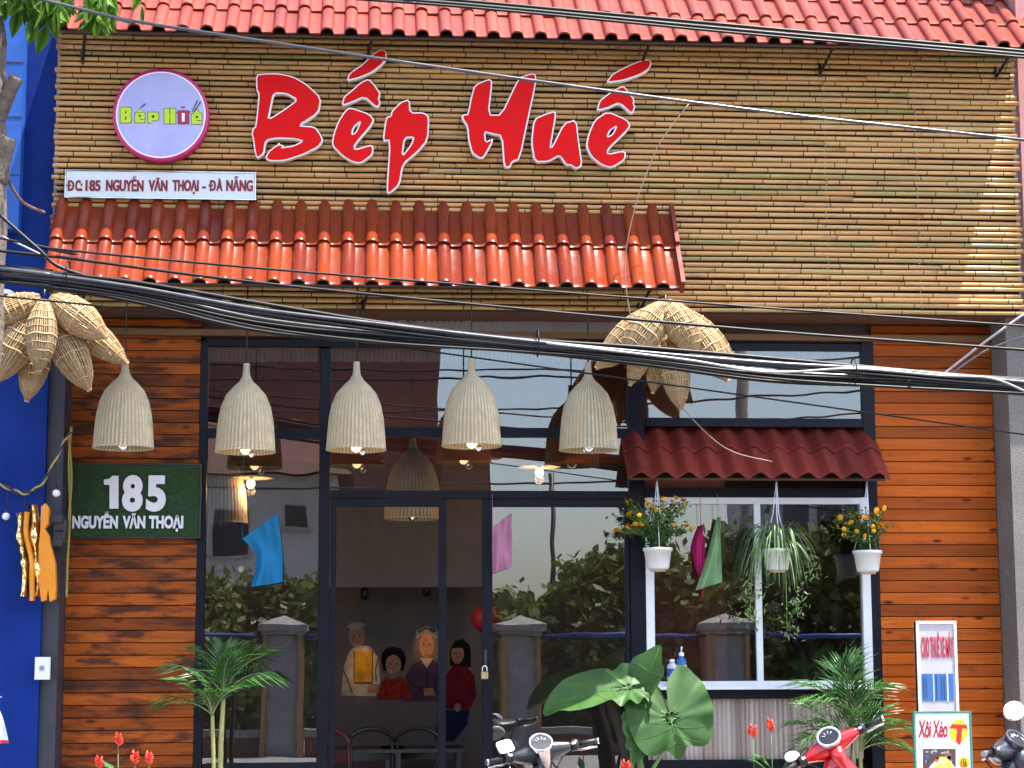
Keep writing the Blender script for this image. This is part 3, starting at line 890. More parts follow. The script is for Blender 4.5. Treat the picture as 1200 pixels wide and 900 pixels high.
e2 = [(746,448),(760,436),(830,436),(838,448),(838,494),(790,494),(790,502),(836,502),(836,530),(746,530)]
logo('logo_letter', [(outl(e2),INK,0),(e2,LIME,1),(R(782,458,804,476),INK,2),([(764,434),(794,402),(828,434)],LIME,1),([(756,438),(794,394),(836,438)],INK,0)])
logo('logo_chopsticks', [([(796,320),(804,322),(756,420),(748,418)],INK,3),([(824,330),(832,334),(770,428),(762,424)],INK,3)])

def board(name, label, cat, u0, v0, u1, v1, y, th, mats, bevel=.003, group=None):
    x0, z0, x1, z1 = rect(u0, v0, u1, v1, y)
    r = thing(name, label, cat, ((x0+x1)/2, y, (z0+z1)/2), group)
    m = MB(); m.box((x0,y,z0),(x1,y+th,z1),0,bevel); put('board', m, mats, r)
    return r
def letters(parent, body, u0, v0, u1, v1, y, mat, bold=0.02, depth=.0025, shear=0.0, space=1.0, name='lettering'):
    x0, z0, x1, z1 = rect(u0, v0, u1, v1, y)
    me = text_mesh(body, x1-x0, z1-z0, mat, bold, depth, shear, space); me.name = name
    o = link(name, me, parent); o.location = Vector(((x0+x1)/2, y-.0026, (z0+z1)/2)) - worldloc(parent)
    return o
ad = board('address_board', 'long white address board with dark red capitals on the bamboo, above the tiled awning', 'sign', 77, 201.5, 299, 232, -.045, .02, plain('board_white', (.62,.66,.70), .4, var=.05))
m = MB(); 
x0, z0, x1, z1 = rect(77, 201.5, 299, 232, -.045)
e = .006
for a, b_ in (((x0-e,-.05,z0-e),(x1+e,-.02,z0)),((x0-e,-.05,z1),(x1+e,-.02,z1+e)),((x0-e,-.05,z0),(x0,-.02,z1)),((x1,-.05,z0),(x1+e,-.02,z1))): m.box(a, b_)
put('board_frame', m, M_CHROME, ad)
CAPH = {}
def word(parent, body, u0, u1, vcap, vbase, y, mat, bold=0.02, depth=.0025, dup=0):
    """one word in capitals: width by u0..u1, height by the cap line and the base line"""
    if bold not in CAPH:
        h = text_mesh_raw('H', bold); CAPH[bold] = max(v.co.y for v in h.vertices)
    me = text_mesh_raw(body, bold); ch_ = CAPH[bold]
    for v in me.vertices:
        if v.co.y > ch_*1.02: v.co.y = ch_*1.0 + (v.co.y-ch_)*.62
    xs = [v.co.x for v in me.vertices]; a, b_ = min(xs), max(xs)
    p0 = P(u0, vbase, y); p1 = P(u1, vcap, y)
    for v in me.vertices: v.co = ((v.co.x-a)/(b_-a)*(p1.x-p0.x), v.co.y/CAPH[bold]*(p1.z-p0.z), v.co.z*depth)
    if dup:
        n0 = len(me.vertices); vs = [tuple(v.co) for v in me.vertices]; fs = [tuple(f.vertices) for f in me.polygons]
        me = bpy.data.meshes.new('lettering')
        me.from_pydata(vs+[(x+dup, yy, zz+.0004) for x, yy, zz in vs], [], fs+[tuple(i+n0 for i in f) for f in fs])
    face_front(me); setmat(me, mat)
    o = link('lettering', me, parent); o.location = Vector((p0.x, y-.0026, p0.z)) - worldloc(parent)
    return o
def text_mesh_raw(body, bold):
    cu = bpy.data.curves.new('lettering', 'FONT'); cu.body = body; cu.offset = bold; cu.extrude = .5; cu.resolution_u = 4
    return curve_mesh(cu, 'lettering')
DRED = flat('dark_red_print', (.20,.003,.010))
for t_, a, b_ in (('D',79.4,86.6),('C:',88,96.2),('185',100,117.6),('NGUYỄN',124,168),('VĂN',174,196),('THOẠI',202,232.5),('-',237,240.8),('D',245.8,252.8),('À',253.4,260.4),('NẴNG',265,296)):
    word(ad, t_, a, b_, 211.3, 223.3, -.045, DRED, .027, dup=.0042)
for u in (78.0, 244.4):
    m = MB(); slab(m, u, 216.2, u+5.2, 218.2, -.0492, -.0455); put('lettering_bar', m, DRED, ad)

ng = board('number_sign', 'dark green turf house number sign with white 185 NGUYỄN VĂN THOẠI', 'sign', 83.5, 545, 234, 629, YS-.06, .04, None if False else (lambda m: m)(None) or plain('turf_green', (.018,.048,.014), .95, var=.5, scale=60))
m = MB(); x0, z0, x1, z1 = rect(83.5, 545, 234, 629, YS-.06); e = .012; yb_ = YS-.066
for a, b_ in (((x0-e,yb_,z0-e),(x1+e,YS-.02,z0)),((x0-e,yb_,z1),(x1+e,YS-.02,z1+e)),((x0-e,yb_,z0),(x0,YS-.02,z1)),((x1,yb_,z0),(x1+e,YS-.02,z1))): m.box(a, b_)
put('sign_frame', m, M_BLACK, ng)
m = MB()                                              # blades of artificial turf
for i in range(5200):
    x = rnd.uniform(x0, x1-.006); z = rnd.uniform(z0, z1-.012)
    q = m.add([(x,YS-.0605,z),(x+.005,YS-.0605,z),(x+.0025+rnd.uniform(-.004,.004),YS-.069,z+rnd.uniform(-.006,.008))]); m.face((q,q+1,q+2), 0)
put('turf', m, mat_leaf('turf_blade', (.008,.024,.005), (.022,.050,.013), .8, .1, 30), ng, 'stuff')
SWH = plain('number_white', (.66,.64,.68), .5, var=.05)
word(ng, '8', 142.8, 168, 557.2, 596.5, YS-.071, SWH, .05, .012); word(ng, '5', 171, 195, 557.2, 596.5, YS-.071, SWH, .05, .012)
m = MB(); q = [P(a/4, 450+b_/4, YS-.083) for a, b_ in ((555,430),(527,430),(512,444),(487,448),(487,472),(513,472),(513,584),(555,584))]
m.prism([(p.x,p.z) for p in q], YS-.083, YS-.069); put('lettering', m, SWH, ng)
[word(ng, t_, a, b_, 604.5, 618.3, YS-.071, SWH, .05, .010) for t_, a, b_ in (('NGUYỄN',84.5,138.5),('VĂN',143.5,170.5),('THOẠI',174.5,215))]

rb = board('rental_sign', 'tall narrow white sign with red CHO THUÊ XE MÁY and blurred blue figures', 'sign', 1074.5, 728, 1122, 836, .10, .05, plain('grey_white_board', (.42,.40,.43), .4, var=.05))
m = MB(); x0, z0, x1, z1 = rect(1074.5, 728, 1122, 836, .10); e = .022
for a, b_ in (((x0,.09,z0-.9),(x0+e,.155,z1)),((x1-e,.09,z0-.9),(x1,.155,z1)),((x0+e,.092,z1-e),(x1-e,.152,z1))): m.box(a, b_, 0, .003)
put('sign_frame', m, M_WHITE, rb)
letters(rb, 'CHO THUÊ XE MÁY', 1079.5, 740, 1117, 771, .10, flat('red_print', (.42,.02,.05)), .03)
m = MB(); slab(m, 1080.5, 789.5, 1117.5, 821.5, .0975, .0995, 0)
BLP = flat('blue_print', (.03,.12,.33)); BLD = flat('dark_blue_print', (.012,.05,.17))
for (ua, ub) in ((1093.5,1095),(1109.5,1111.5)): slab(m, ua, 789, ub, 822, .096, .0972, 2)
for u in range(1082, 1117, 3):
    if rnd.random() < .6: slab(m, u, 791+rnd.uniform(0,3), u+1.3, 820-rnd.uniform(0,4), .0962, .0972, 1)
put('figures', m, [BLP, BLD, flat('pale_print', (.45,.45,.5))], rb)

# A-board with the dish, standing on the pavement
yA = -.75
ab = thing('menu_board', 'white standing menu board reading Xôi Xéo with yellow circle and dish photo', 'sign', P(1107, 905, yA))
xA0, zt_, xA1, _ = rect(1072, 835, 1136, 836, yA)
zA1 = P(1104, 835.5, yA).z; zA0 = ZP+.02
ML = Matrix.Rotation(math.radians(-1.2), 3, 'Y')
m = MB(); m.box((xA0,yA,zA0),(xA1,yA+.03,zA1),0,.004); put('board', m, plain('menu_white', (.80,.80,.82), .35, var=.03), ab)
m = MB(); e=.012
for a, b_ in (((xA0-e,yA-.006,zA0),(xA0,yA+.034,zA1+e)),((xA1,yA-.006,zA0),(xA1+e,yA+.034,zA1+e)),((xA0,yA-.006,zA1),(xA1,yA+.034,zA1+e))): m.box(a,b_)
put('board_frame', m, plain('green_edge', (.05,.22,.18), .4), ab)
m = MB(); m.tube([((xA0+xA1)/2,yA+.05,zA1-.06),((xA0+xA1)/2,yA+.42,ZP+.01)], .014, 6); put('prop_leg', m, M_BLACK, ab)
letters(ab, 'Xôi Xéo', 1075.5, 844, 1110.5, 864.5, yA, flat('script_red', (.36,.01,.02)), .02, shear=.18, space=.92)
YEL = flat('yellow_print', (.80,.46,.02))
m = MB(); 
def ringpoly(u, v, ru, rv, y, lv, mi, n=28):
    pts = []
    for i in range(n):
        q = P(u+ru*math.cos(2*PI*i/n), v-rv*math.sin(2*PI*i/n), y); pts.append((q.x, q.z))
    m.prism(pts, y-.001-.001*lv, y, mi)
def upoly(pts, y, lv, mi):
    q = [P(u, v, y) for u, v in pts]; q = [(p.x, p.z) for p in q]
    ar = sum(q[i][0]*q[(i+1) % len(q)][1]-q[(i+1) % len(q)][0]*q[i][1] for i in range(len(q)))
    if ar < 0: q = q[::-1]
    m.prism(q, y-.001-.001*lv, y, mi)
ringpoly(1123.3, 856.8, 10.6, 14, yA, 0, 0)
upoly([(1112.5,853),(1116,848.5),(1133,849.5),(1134,855),(1131.5,853.5),(1127.5,853.6),(1126,870),(1124,873.5),(1120.5,868),(1121.5,854)], yA, 1, 1)
put('badge', m, [YEL, flat('badge_red', (.45,.015,.02))], ab)
m = MB(); ringpoly(1130, 893.5, 6.3, 7.2, yA, 0, 0); put('price_badge', m, YEL, ab)
letters(ab, '15k', 1126.3, 889.5, 1133.7, 898.5, yA-.001, flat('badge_ink', (.05,.03,.02)), .0)
m = MB(); upoly([(1081.5,877.5),(1120,877.5),(1120,925),(1081.5,925)], yA, 0, 0)
for i in range(26): ringpoly(1085+rnd.uniform(0,31), 880+rnd.uniform(0,18), rnd.uniform(1.2,3), rnd.uniform(1.2,2.6), yA, .5, rnd.choice((1,2,4)), 8)
ringpoly(1104, 908, 17, 18, yA, 1, 5, 24)
for i in range(46):
    a = rnd.uniform(0,2*PI); rr = rnd.uniform(0,1)**.6
    ringpoly(1104+12*rr*math.cos(a), 898-12*rr*math.sin(a)*.9, rnd.uniform(1.2,3.2), rnd.uniform(1,2.6), yA, 1.6+.02*i, rnd.choice((3,3,6)), 8)
ringpoly(1097.5, 891, 2.2, 1.6, yA, 3.2, 7, 8); ringpoly(1109, 886, 1.5, 1.2, yA, 3.2, 7, 8)
put('dish_photo', m, [flat('photo_dark', (.07,.04,.035)), flat('photo_blue', (.05,.08,.3)), flat('photo_brown', (.22,.09,.05)), flat('rice_yellow', (.85,.58,.03)), flat('photo_grey', (.3,.28,.28)), flat('dish_cream', (.75,.68,.55)), flat('rice_light', (.88,.72,.18)), flat('photo_red', (.6,.1,.02))], ab)

# ------------------------------------------------------------------ pendant lamps
def lamp_mesh(H, Rb, mat):
    """wicker bell, top of the neck at z = 0"""
    prof = [(.024,0),(.026,-.05),(.032,-.10),(.054,-.140),(.098,-.182),(.152,-.245),(.188,-.332),(.208,-.43),(.219,-.55),(.226,-.655),(.229,-.675)]
    m = MB(); nr = 44; n = nr*4
    k = Rb/.229; kz = H/.675
    prev = None
    fine = []
    for (r0,z0),(r1,z1) in zip(prof, prof[1:]):
        for t in (0,.5): fine.append((r0+(r1-r0)*t, z0+(z1-z0)*t))
    fine.append(prof[-1])
    inner = []
    for (r, z) in fine:
        vs = []
        for i in range(n):
            ph = (i % 4)
            rr = r*k*(1+ (.026 if ph in (1,2) else -.026)*min(1, r/.1))
            vs.append((rr*math.cos(2*PI*i/n), rr*math.sin(2*PI*i/n), z*kz))
        q = m.add(vs)
        if prev is not None: m.skin(prev, q, n, 0, True)
        prev = q
        inner.append(m.add([(max(.004,(r*k-.009))*math.cos(2*PI*i/n), max(.004,(r*k-.009))*math.sin(2*PI*i/n), z*kz) for i in range(n)]))
    for a, b in zip(inner, inner[1:]): m.skin(b, a, n, 0, True)
    m.skin(prev, inner[-1], n, 0, True)
    rim = []
    for i in range(48+1): rim.append((Rb*math.cos(2*PI*i/48), Rb*math.sin(2*PI*i/48), -H))
    m.tube(rim, .008, 6, 0, False)
    return m.mesh('lamp_shade', mat)
SH = lamp_mesh(.675, .2235, M_WICKER)
bm_ = MB(); bm_.ball((0,0,0), .036, 14, 9, 0, (1,1,1.1)); bm_.tube([(0,0,.03),(0,0,.085)], .018, 10, 1)
BULB = bm_.mesh('bulb', [M_BULB, M_CHROME])
M_CLEAR = N('clear_bulb'); M_CLEAR.b.inputs['Transmission Weight'].default_value = .55; M_CLEAR = M_CLEAR.set((.9,.9,.9), .04)
bm_ = MB(); bm_.ball((0,0,0), .044, 16, 10, 0, (1,1,1.08)); bm_.tube([(0,0,.035),(0,0,.10)], .018, 10, 1)
BULB2 = bm_.mesh('bulb', [plain('silvered_bulb', (.92,.92,.94), .05, metal=.85, var=.02), M_CHROME])
def pendant(u, vt, y, label, lit, zceil, group, scale=1.0):
    p = P(u, vt, y)
    r = thing('pendant_lamp', label, 'pendant lamp', p, group)
    s = link('lamp_shade', SH, r); s.rotation_euler = (0,0,rnd.uniform(0,6)); s.scale = (scale,)*3
    link('bulb', BULB if lit else BULB2, r, (0,0,-.655*scale))
    if lit: link('filament_bulb', BULB2, r, (0.05,-.07,-.70*scale), scale=(.6,.6,.6))
    c = MB(); c.tube([(0,0,-.02),(0,0,zceil-p.z)], .006, 6); c.tube([(0,0,-.62*scale),(0,0,0)], .005, 6)
    link('cord', c.mesh('cord', M_BLACK), r)
    return r
yl2 = -.10
for (u, vt, lab, lit) in ((147,421,'white wicker bell lamp hanging before the brown planks above the green number sign',False),
                     (289,426,'white wicker bell lamp over the left fixed window, second of the row',True),
                     (418,424,'white wicker bell lamp just right of the mullion, middle of the row, catching a reflection',True),
                     (552.5,420,'white wicker bell lamp over the door stile, fourth of the row',True),
                     (689,425,'white wicker bell lamp beside the small tiled window awning, last of the row',False)):
    pendant(u, vt, yl2, lab, lit, 4.78, 'wicker lamps hung along the shop front')
pendant(258, 513, 1.15, 'wicker lamp inside the left window, half hidden by the frame', False, 4.3, 'wicker lamps inside the shop', 1.04)
pendant(484, 508, 1.15, 'wicker lamp inside, behind the glass above the door', False, 4.3, 'wicker lamps inside the shop', 1.04)
def disc_lamp(u, v, y, label):
    p = P(u, v, y); r = thing('disc_lamp', label, 'pendant lamp', p, 'flat rattan disc lamps inside')
    m = MB(); m.lathe([(.02,.03),(.16,.012),(.20,0),(.16,.004),(.02,.02)], 28); put_l = link('lamp_shade', m.mesh('lamp_shade', M_WICKER), r)
    link('bulb', BULB, r, (0,0,-.04))
    c = MB(); c.tube([(0,0,.02),(0,0,4.3-p.z)], .004, 6); link('cord', c.mesh('cord', M_BLACK), r)
    ld = bpy.data.lights.new('lamp_light', 'POINT'); ld.energy = 3.0; ld.color = (1,.58,.25); ld.shadow_soft_size = .04
    lo = bpy.data.objects.new('lamp_light', ld); COL.objects.link(lo); lo.parent = r; lo.location = (0,0,-.10)
disc_lamp(294, 561, 1.05, 'flat rattan disc lamp glowing inside the left window')
disc_lamp(632, 548, 1.05, 'flat rattan disc lamp glowing above the sliding door')
def spot(u, v, y, label, target, power):
    p = P(u, v, y); d = (target-p).normalized()
    r = thing('spot_lamp', label, 'spotlight', p, 'warm spotlights on the mural')
    m = MB(); m.tube([Vector((0,0,0))-d*.10, Vector((0,0,0))], [.03,.04], 12); m.tube([Vector((0,0,0))-d*.08, Vector((0,0,.16))], .008, 6)
    link('lamp_body', m.mesh('lamp_body', M_BLACK), r)
    ld = bpy.data.lights.new('spot_light', 'SPOT'); ld.energy = power; ld.color = (1,.55,.2); ld.spot_size = math.radians(26); ld.spot_blend = .7; ld.shadow_soft_size = .03
    lo = bpy.data.objects.new('spot_light', ld); COL.objects.link(lo); lo.parent = r; lo.location = d*.03; lo.rotation_euler = d.to_track_quat('-Z','Y').to_euler()
spot(427, 700, 2.45, 'small black spotlight lighting the amber apron of the mural', P(425, 782, YB), 2.6)
spot(500, 696, 2.45, 'small black spotlight lighting the grey haired mural face', P(500, 757, YB), 3)

# ------------------------------------------------------------------ basket fish traps
def trap_mesh(L, Rm, k):
    """open basket: split bamboo slats with gaps, bound by hoops, narrow mouth at the tip"""
    m = MB(); rr = random.Random(k); n = 46; N_ = 15
    def rad(t):
        return Rm*max(.16, (math.sin(PI*min(1, t*.93+.06))**.72))*(1 if t < .86 else 1-(t-.86)*2.2)
    bend = [(rr.uniform(-.02,.02), rr.uniform(0,6)) for _ in range(n)]
    for i in range(n):
        a0 = 2*PI*i/n + rr.uniform(-.02,.02); prev = None; hw = PI/n*.95
        for j in range(N_+1):
            t = j/N_; r = rad(t)*(1+.012*math.sin(i*2.4)); a = a0+bend[i][0]*math.sin(bend[i][1]+5*t)
            q = m.add([(r*.992*math.cos(a-hw), r*.992*math.sin(a-hw), -L*t), (r*1.012*math.cos(a), r*1.012*math.sin(a), -L*t), (r*.992*math.cos(a+hw), r*.992*math.sin(a+hw), -L*t), (r*.975*math.cos(a), r*.975*math.sin(a), -L*t)])
            if prev is not None:
                for x in range(4): m.face((prev+x, q+x, q+(x+1) % 4, prev+(x+1) % 4), 0, True)
            prev = q
    for t in (.08,.19,.30,.41,.52,.63,.74,.85,.99):
        r = rad(t)*1.018
        m.tube([(r*math.cos(2*PI*i/28), r*math.sin(2*PI*i/28), -L*t+.004*math.sin(i*1.3)) for i in range(29)], .0028 if t not in (.30,.52,.99) else .0055, 5, 1, False)
    return m.mesh('fish_trap', [M_BASKET, M_HOOP, M_BLACK])
def traps(lst, group, ybase):
    for i, (u0, v0, u1, v1, w, dy0, dy1, lab) in enumerate(lst):
        a = P(u0, v0, ybase+dy0); b = P(u1, v1, ybase+dy1)
        L = (b-a).length; me = trap_mesh(L, w/2/PXM(ybase)*.98, i)
        o = link('fish_trap', me, None, a)
        o.rotation_mode = 'QUATERNION'; o.rotation_quaternion = (a-b).normalized().to_track_quat('Z', 'Y')
        tag(o, lab, 'basket', group)
traps([(48,349,-24,379,36,-.02,-.02,'woven fish trap basket pointing out past the left edge of the picture'),
       (51,352,46,436,37,-.16,-.24,'pale woven fish trap basket hanging foremost in the middle of the left bunch'),
       (60,349,125,396,42,-.10,-.14,'fat woven fish trap basket leaning right on top of the left bunch'),
       (68,362,150,427,38,.12,.10,'woven fish trap basket reaching furthest right behind the left bunch'),
       (62,376,105,458,41,.0,-.06,'woven fish trap basket hanging low over the blue wall beside the brown planks'),
       (40,368,-8,450,42,.02,.0,'woven fish trap basket hanging down left in the left bunch'),
       (50,384,31,471,36,.16,.14,'woven fish trap basket lowest and rearmost over the blue wall')],
      'woven fish traps bunched at the left corner', -.62)
traps([(780,356,730,424,44,-.10,-.18,'pale sunlit woven fish trap leaning left at the front of the right bunch'),
       (781,353,817,414,40,-.14,-.20,'pale sunlit woven fish trap leaning right beside the bunch knot'),
       (800,368,853,447,40,-.04,-.06,'woven fish trap at the right side of the right bunch, tip below the black cables'),
       (790,362,862,432,40,.10,.12,'woven fish trap reaching furthest right behind the right bunch'),
       (775,360,698,432,42,.08,.06,'woven fish trap reaching furthest left behind the right bunch'),
       (784,392,798,481,36,.02,.0,'woven fish trap hanging lowest in the right bunch'),
       (776,385,765,461,30,.10,.10,'short blunt woven fish trap hanging under the black cables'),
       (764,385,738,452,28,.05,.02,'woven fish trap whose tip shows left of the frame post below the cables')],
      'woven fish traps bunched above the small awning', -.58)
m = MB()
for (u, v, y) in ((52,346,-.62),(780,354,-.62)):
    p = P(u, v, y); m = MB(); m.tube([p+Vector((0,0,-.05)), p+Vector((0,0,.05)), Vector((p.x,-.02,p.z+.12))], .008, 6)
    o = put('hanging_rope', m, M_BLACK, None); tag(o, 'short black rope tying up the '+('left' if u < 400 else 'right')+' bunch of fish traps', 'rope', 'ropes of the fish traps')

# ------------------------------------------------------------------ cables
def cable(pts, y, r, label, mat=None, group='overhead cables', sag_ends=True, n=6, ext=True):
    w = [P(u, v, y) for u, v in pts]
    if ext:
        d0 = (w[0]-w[1]).normalized(); d1 = (w[-1]-w[-2]).normalized()
        w = [w[0]+d0*6.0] + w + [w[-1]+d1*6.0]
    m = MB(); m.tube(spline(w, 8), r, n)
    o = put('overhead_cable', m, mat or M_CABLE); tag(o, label, 'cable', group)
    return o
YC = -2.6
px = 1/PXM(YC)
cable([(60,2),(137,21),(300,47),(600,91),(900,131),(1200,164)], YC, 2.1*px, 'single dark cable crossing diagonally over the red lettering', M_CABLE2 if False else plain('grey_black_sheath', (.07,.07,.08), .22))
for i, (dv, rr_) in enumerate(((-3,2.4),(1.2,2.6),(4.2,1.7))):
    cable([(380,-8+dv),(480,-1+dv),(600,9+dv),(900,37+dv*1.2),(1200,63+dv)], YC-.05*i, rr_*px, ('upper','middle','lower')[i]+' strand of the three cables crossing the top tiled roof', group='three cables across the top roof')
cable([(0,279),(60,291),(300,314),(600,338),(900,361),(1200,382)], YC, 1.5*px, 'thin dark cable across the lit row of awning tiles, meeting the bamboo edge')
cable([(0,294),(75,302),(300,331),(600,361),(900,388),(1200,410)], YC, 1.9*px, 'dark cable running just under the awning tiles to the fish traps')
cable([(0,252),(45,292),(75,315),(150,335),(260,352)], YC, 2.4*px, 'thick cable dropping from the upper left edge into the black bundle', ext=False)
cable([(0,276),(45,297),(80,318),(140,336)], YC+.03, 1.2*px, 'thin grey cable dropping from the left edge into the bundle', M_CABLE2, ext=False)
cable([(0,347),(100,357),(270,379),(420,400)], YC+.05, 1.1*px, 'thin cable under the bundle across the left fish traps')
for i, (uu, c0) in enumerate(((1200,368),(1200,394))):
    cable([(1105+10*i,439-1*i),(1150+5*i,404+7*i),(uu,c0)], YC+.02, (1.7,1.4)[i]*px, ('pale cable rising steeply from the bundle to the right edge','dark cable rising gently from the bundle to the right edge')[i], M_CABLE2 if i == 0 else plain('dark_grey_sheath', (.10,.10,.10), .35), ext=False)
main = [(-20,320),(0,322),(150,341),(300,371),(450,390),(600,404),(750,417),(900,433),(1050,443),(1200,454)]
wid =  [10,10,12,15,12,9.5,10,12,11,10]
NB = 13
for i in range(NB):
    f = (i/(NB-1)-.5)*2; ph = rnd.uniform(0,6)
    pts = []
    for (u, v), w_ in zip(main, wid): pts.append((u, v + f*w_*.95 + 2.0*math.sin(ph+u*.011)))
    cable(pts, YC + .05*math.sin(i*2.1), rnd.choice((1.9,2.3,2.7,3.1))*px, ('topmost black strand of the thick cable bundle' if i == 0 else 'lowest black strand of the thick cable bundle' if i == NB-1 else 'black cable inside the thick bundle sagging across the shop front'),
          (M_CABLE, M_CABLE, plain('grey_black_sheath', (.045,.048,.056), .3), M_CABLE)[i % 4], 'cables of the thick black bundle')
cable([(640,402),(800,421),(900,436),(1000,432),(1100,440),(1160,443),(1200,458)], YC-.08, 1.5*px, 'pale grey strand lying on top of the black bundle at the right', M_CABLE2, ext=False)
m = MB(); m.tube(spline([P(u, v, -.6+.0*u) for u, v in ((807,122),(775,165),(757,205),(745,240),(733,300),(737,360),(757,420),(800,478),(850,525),(905,541))], 6), .004, 5)
tag(put('drop_wire', m, plain('tan_wire', (.22,.16,.12), .5)), 'thin loose wire hanging from the bamboo down past the right fish traps', 'wire')
m = MB()
for u, v in ((80,322),(630,402),(1000,436)): 
    q = P(u, v, YC); m = MB(); m.tube([q+Vector((.0,.09*math.cos(a),.088*math.sin(a))) for a in [2*PI*i/14 for i in range(15)]], .005, 5, 0, False)
    tag(put('cable_tie', m, M_CABLE), 'thin tie round the black cable bundle '+('at the left edge of the awning','in front of the bell lamps','before the orange planks')[(80,630,1000).index(u)], 'cable tie', 'ties on the cable bundle')

# ------------------------------------------------------------------ plants
M_PALM = mat_leaf('palm_leaf', (.025,.085,.018), (.06,.16,.035), .38, .25, 6)
M_STEM = plain('palm_stem', (.16,.20,.07), .5)
M_EAR = mat_leaf('elephant_ear_leaf', (.022,.080,.014), (.055,.135,.026), .55, .25, 5)
M_EARST = plain('green_stem', (.12,.24,.05), .4)
M_VEIN = plain('leaf_vein', (.045,.13,.03), .5)
M_BUSH = mat_leaf('marigold_leaf', (.03,.075,.015), (.07,.14,.03), .5, .3, 12)
M_SPID = mat_leaf('spider_leaf', (.08,.16,.06), (.22,.32,.16), .4, .3, 8)
M_ORANGE = plain('orange_petal', (.82,.38,.008), .6)
M_REDF = plain('red_bract', (.72,.04,.015), .45)
M_POT = plain('white_pot', (.66,.66,.68), .45, var=.05)
M_SOIL = plain('soil', (.04,.028,.02), .95)

def frond(L, drop, nl, ll, seed, wid=.016):
    """palm leaf along +x, arching up then down; leaflets on both sides"""
    m = MB(); rr = random.Random(seed)
    pts = []
    for j in range(nl+1):
        t = j/nl; pts.append(Vector((L*t*(1-.12*t), 0, L*(.35*t - drop*t*t))))
    m.tube(pts, [.007*(1-.8*j/nl)+.001 for j in range(nl+1)], 5, 1)
    for j in range(int(nl*.22), nl+1):
        t = j/nl; p = pts[j]; d = (pts[min(j+1,nl)]-pts[max(j-1,0)]).normalized()
        for s in (-1,1):
            l = ll*(.55+.9*math.sin(PI*(t*.8+.12)))*rr.uniform(.85,1.1)
            side = (d*(.55+.5*t) + Vector((0,s,0))*(.95-.4*t) + Vector((0,0,rr.uniform(.05,.30)))).normalized()
            e = p+side*l + Vector((0,0,-l*rr.uniform(.2,.6)))
            mid = p+side*l*.5 + Vector((0,0,l*.02))
            w = side.cross(Vector((0,0,1))).normalized()*wid*.5
            q = m.add([p, mid+w, e, mid-w, mid+Vector((0,0,-.006))])
            m.face((q,q+1,q+4), 0, True); m.face((q+1,q+2,q+4), 0, True); m.face((q+2,q+3,q+4), 0, True); m.face((q+3,q,q+4), 0, True)
    return m.mesh('frond', [M_PALM, M_STEM])
def pot(parent, c, r, h, mat, name='pot'):
    m = MB(); m.lathe([(.001,0),(r*.74,0),(r*.97,h*.9),(r*1.05,h*.9),(r*1.05,h),(r*.95,h),(r*.93,h*.88)], 28, c, 0)
    m.lathe([(r*.93,h*.9),(.001,h*.91)], 28, c, 1)
    return put(name, m, [mat, M_SOIL], parent)
def palm(name, label, base, stems, fronds, scale=1.0, seed=1, lift=0):
    r = thing(name, label, 'palm plant', base); rr = random.Random(seed)
    pot(r, base, .20, .32, plain('clay_pot', (.12,.06,.045), .7))
    for (top, rad) in stems:
        b0 = base+Vector((rr.uniform(-.05,.05), rr.uniform(-.05,.05), .3)); m = MB()
        m.tube(spline([b0, b0*.5+top*.5+Vector((rr.uniform(-.02,.02),0,0)), top], 5), [rad*(1-.03*k_) for k_ in range(11)], 9); put('stem', m, plain('yellow_green_stem', (.28,.27,.09), .5), r)
    for i, (p, az, el, L, drop) in enumerate(fronds):
        L *= scale; el = min(80, el+lift)
        me = frond(L, drop, 14, L*.42, seed*50+i)
        o = link('frond', me, r); o.location = p - base; o.rotation_euler = (rr.uniform(-.5,.5), -math.radians(el), math.radians(az))
    return r
yp = -.05
ba = P(258, 1000, yp); ba.z = ZP
t1 = P(249, 838, yp); t2 = P(262, 815, yp)
palm('potted_palm', 'slender potted palm standing in front of the left fixed window', ba, [(t1,.020),(t2,.024)],
     [(t2,172,32,.62,.55),(t2,150,48,.55,.4),(t2,10,42,.60,.45),(t2,-20,60,.50,.3),(t2,30,25,.58,.55),(t2,95,70,.5,.3),(t2,-70,55,.42,.3),
      (t1,185,40,.52,.45),(t1,165,12,.55,.5),(t1,215,55,.45,.35),(t1,-30,40,.45,.5),(t1,60,62,.45,.35),(t2,0,10,.52,.35),(t2,-8,74,.46,.2),(t1,-110,40,.35,.4)], seed=3, scale=.80, lift=9)
b2 = P(1000, 1000, -.02); b2.z = ZP
q1 = P(998, 850, -.02); q2 = P(1008, 880, -.05); q3 = P(985, 880, .0)
palm('bushy_palm', 'dense bushy palm between the service window and the orange planks', b2, [(q1,.02),(q2,.018),(q3,.016)],
     [(q1,175,50,.52,.5),(q1,10,55,.45,.5),(q1,60,75,.5,.2),(q1,150,70,.48,.3),(q1,-40,60,.42,.5),(q1,200,35,.5,.5),(q1,20,78,.55,.2),(q1,100,80,.5,.1),
      (q2,0,35,.42,.5),(q2,-30,50,.38,.5),(q2,20,60,.42,.4),(q2,-80,50,.35,.5),(q2,-15,15,.36,.5),
      (q3,180,40,.45,.5),(q3,165,60,.45,.4),(q3,210,25,.42,.5),(q3,230,50,.36,.5),(q3,190,8,.40,.5),(q1,-100,70,.4,.4),(q2,-120,62,.4,.4),(q3,-60,66,.36,.4)], seed=5)

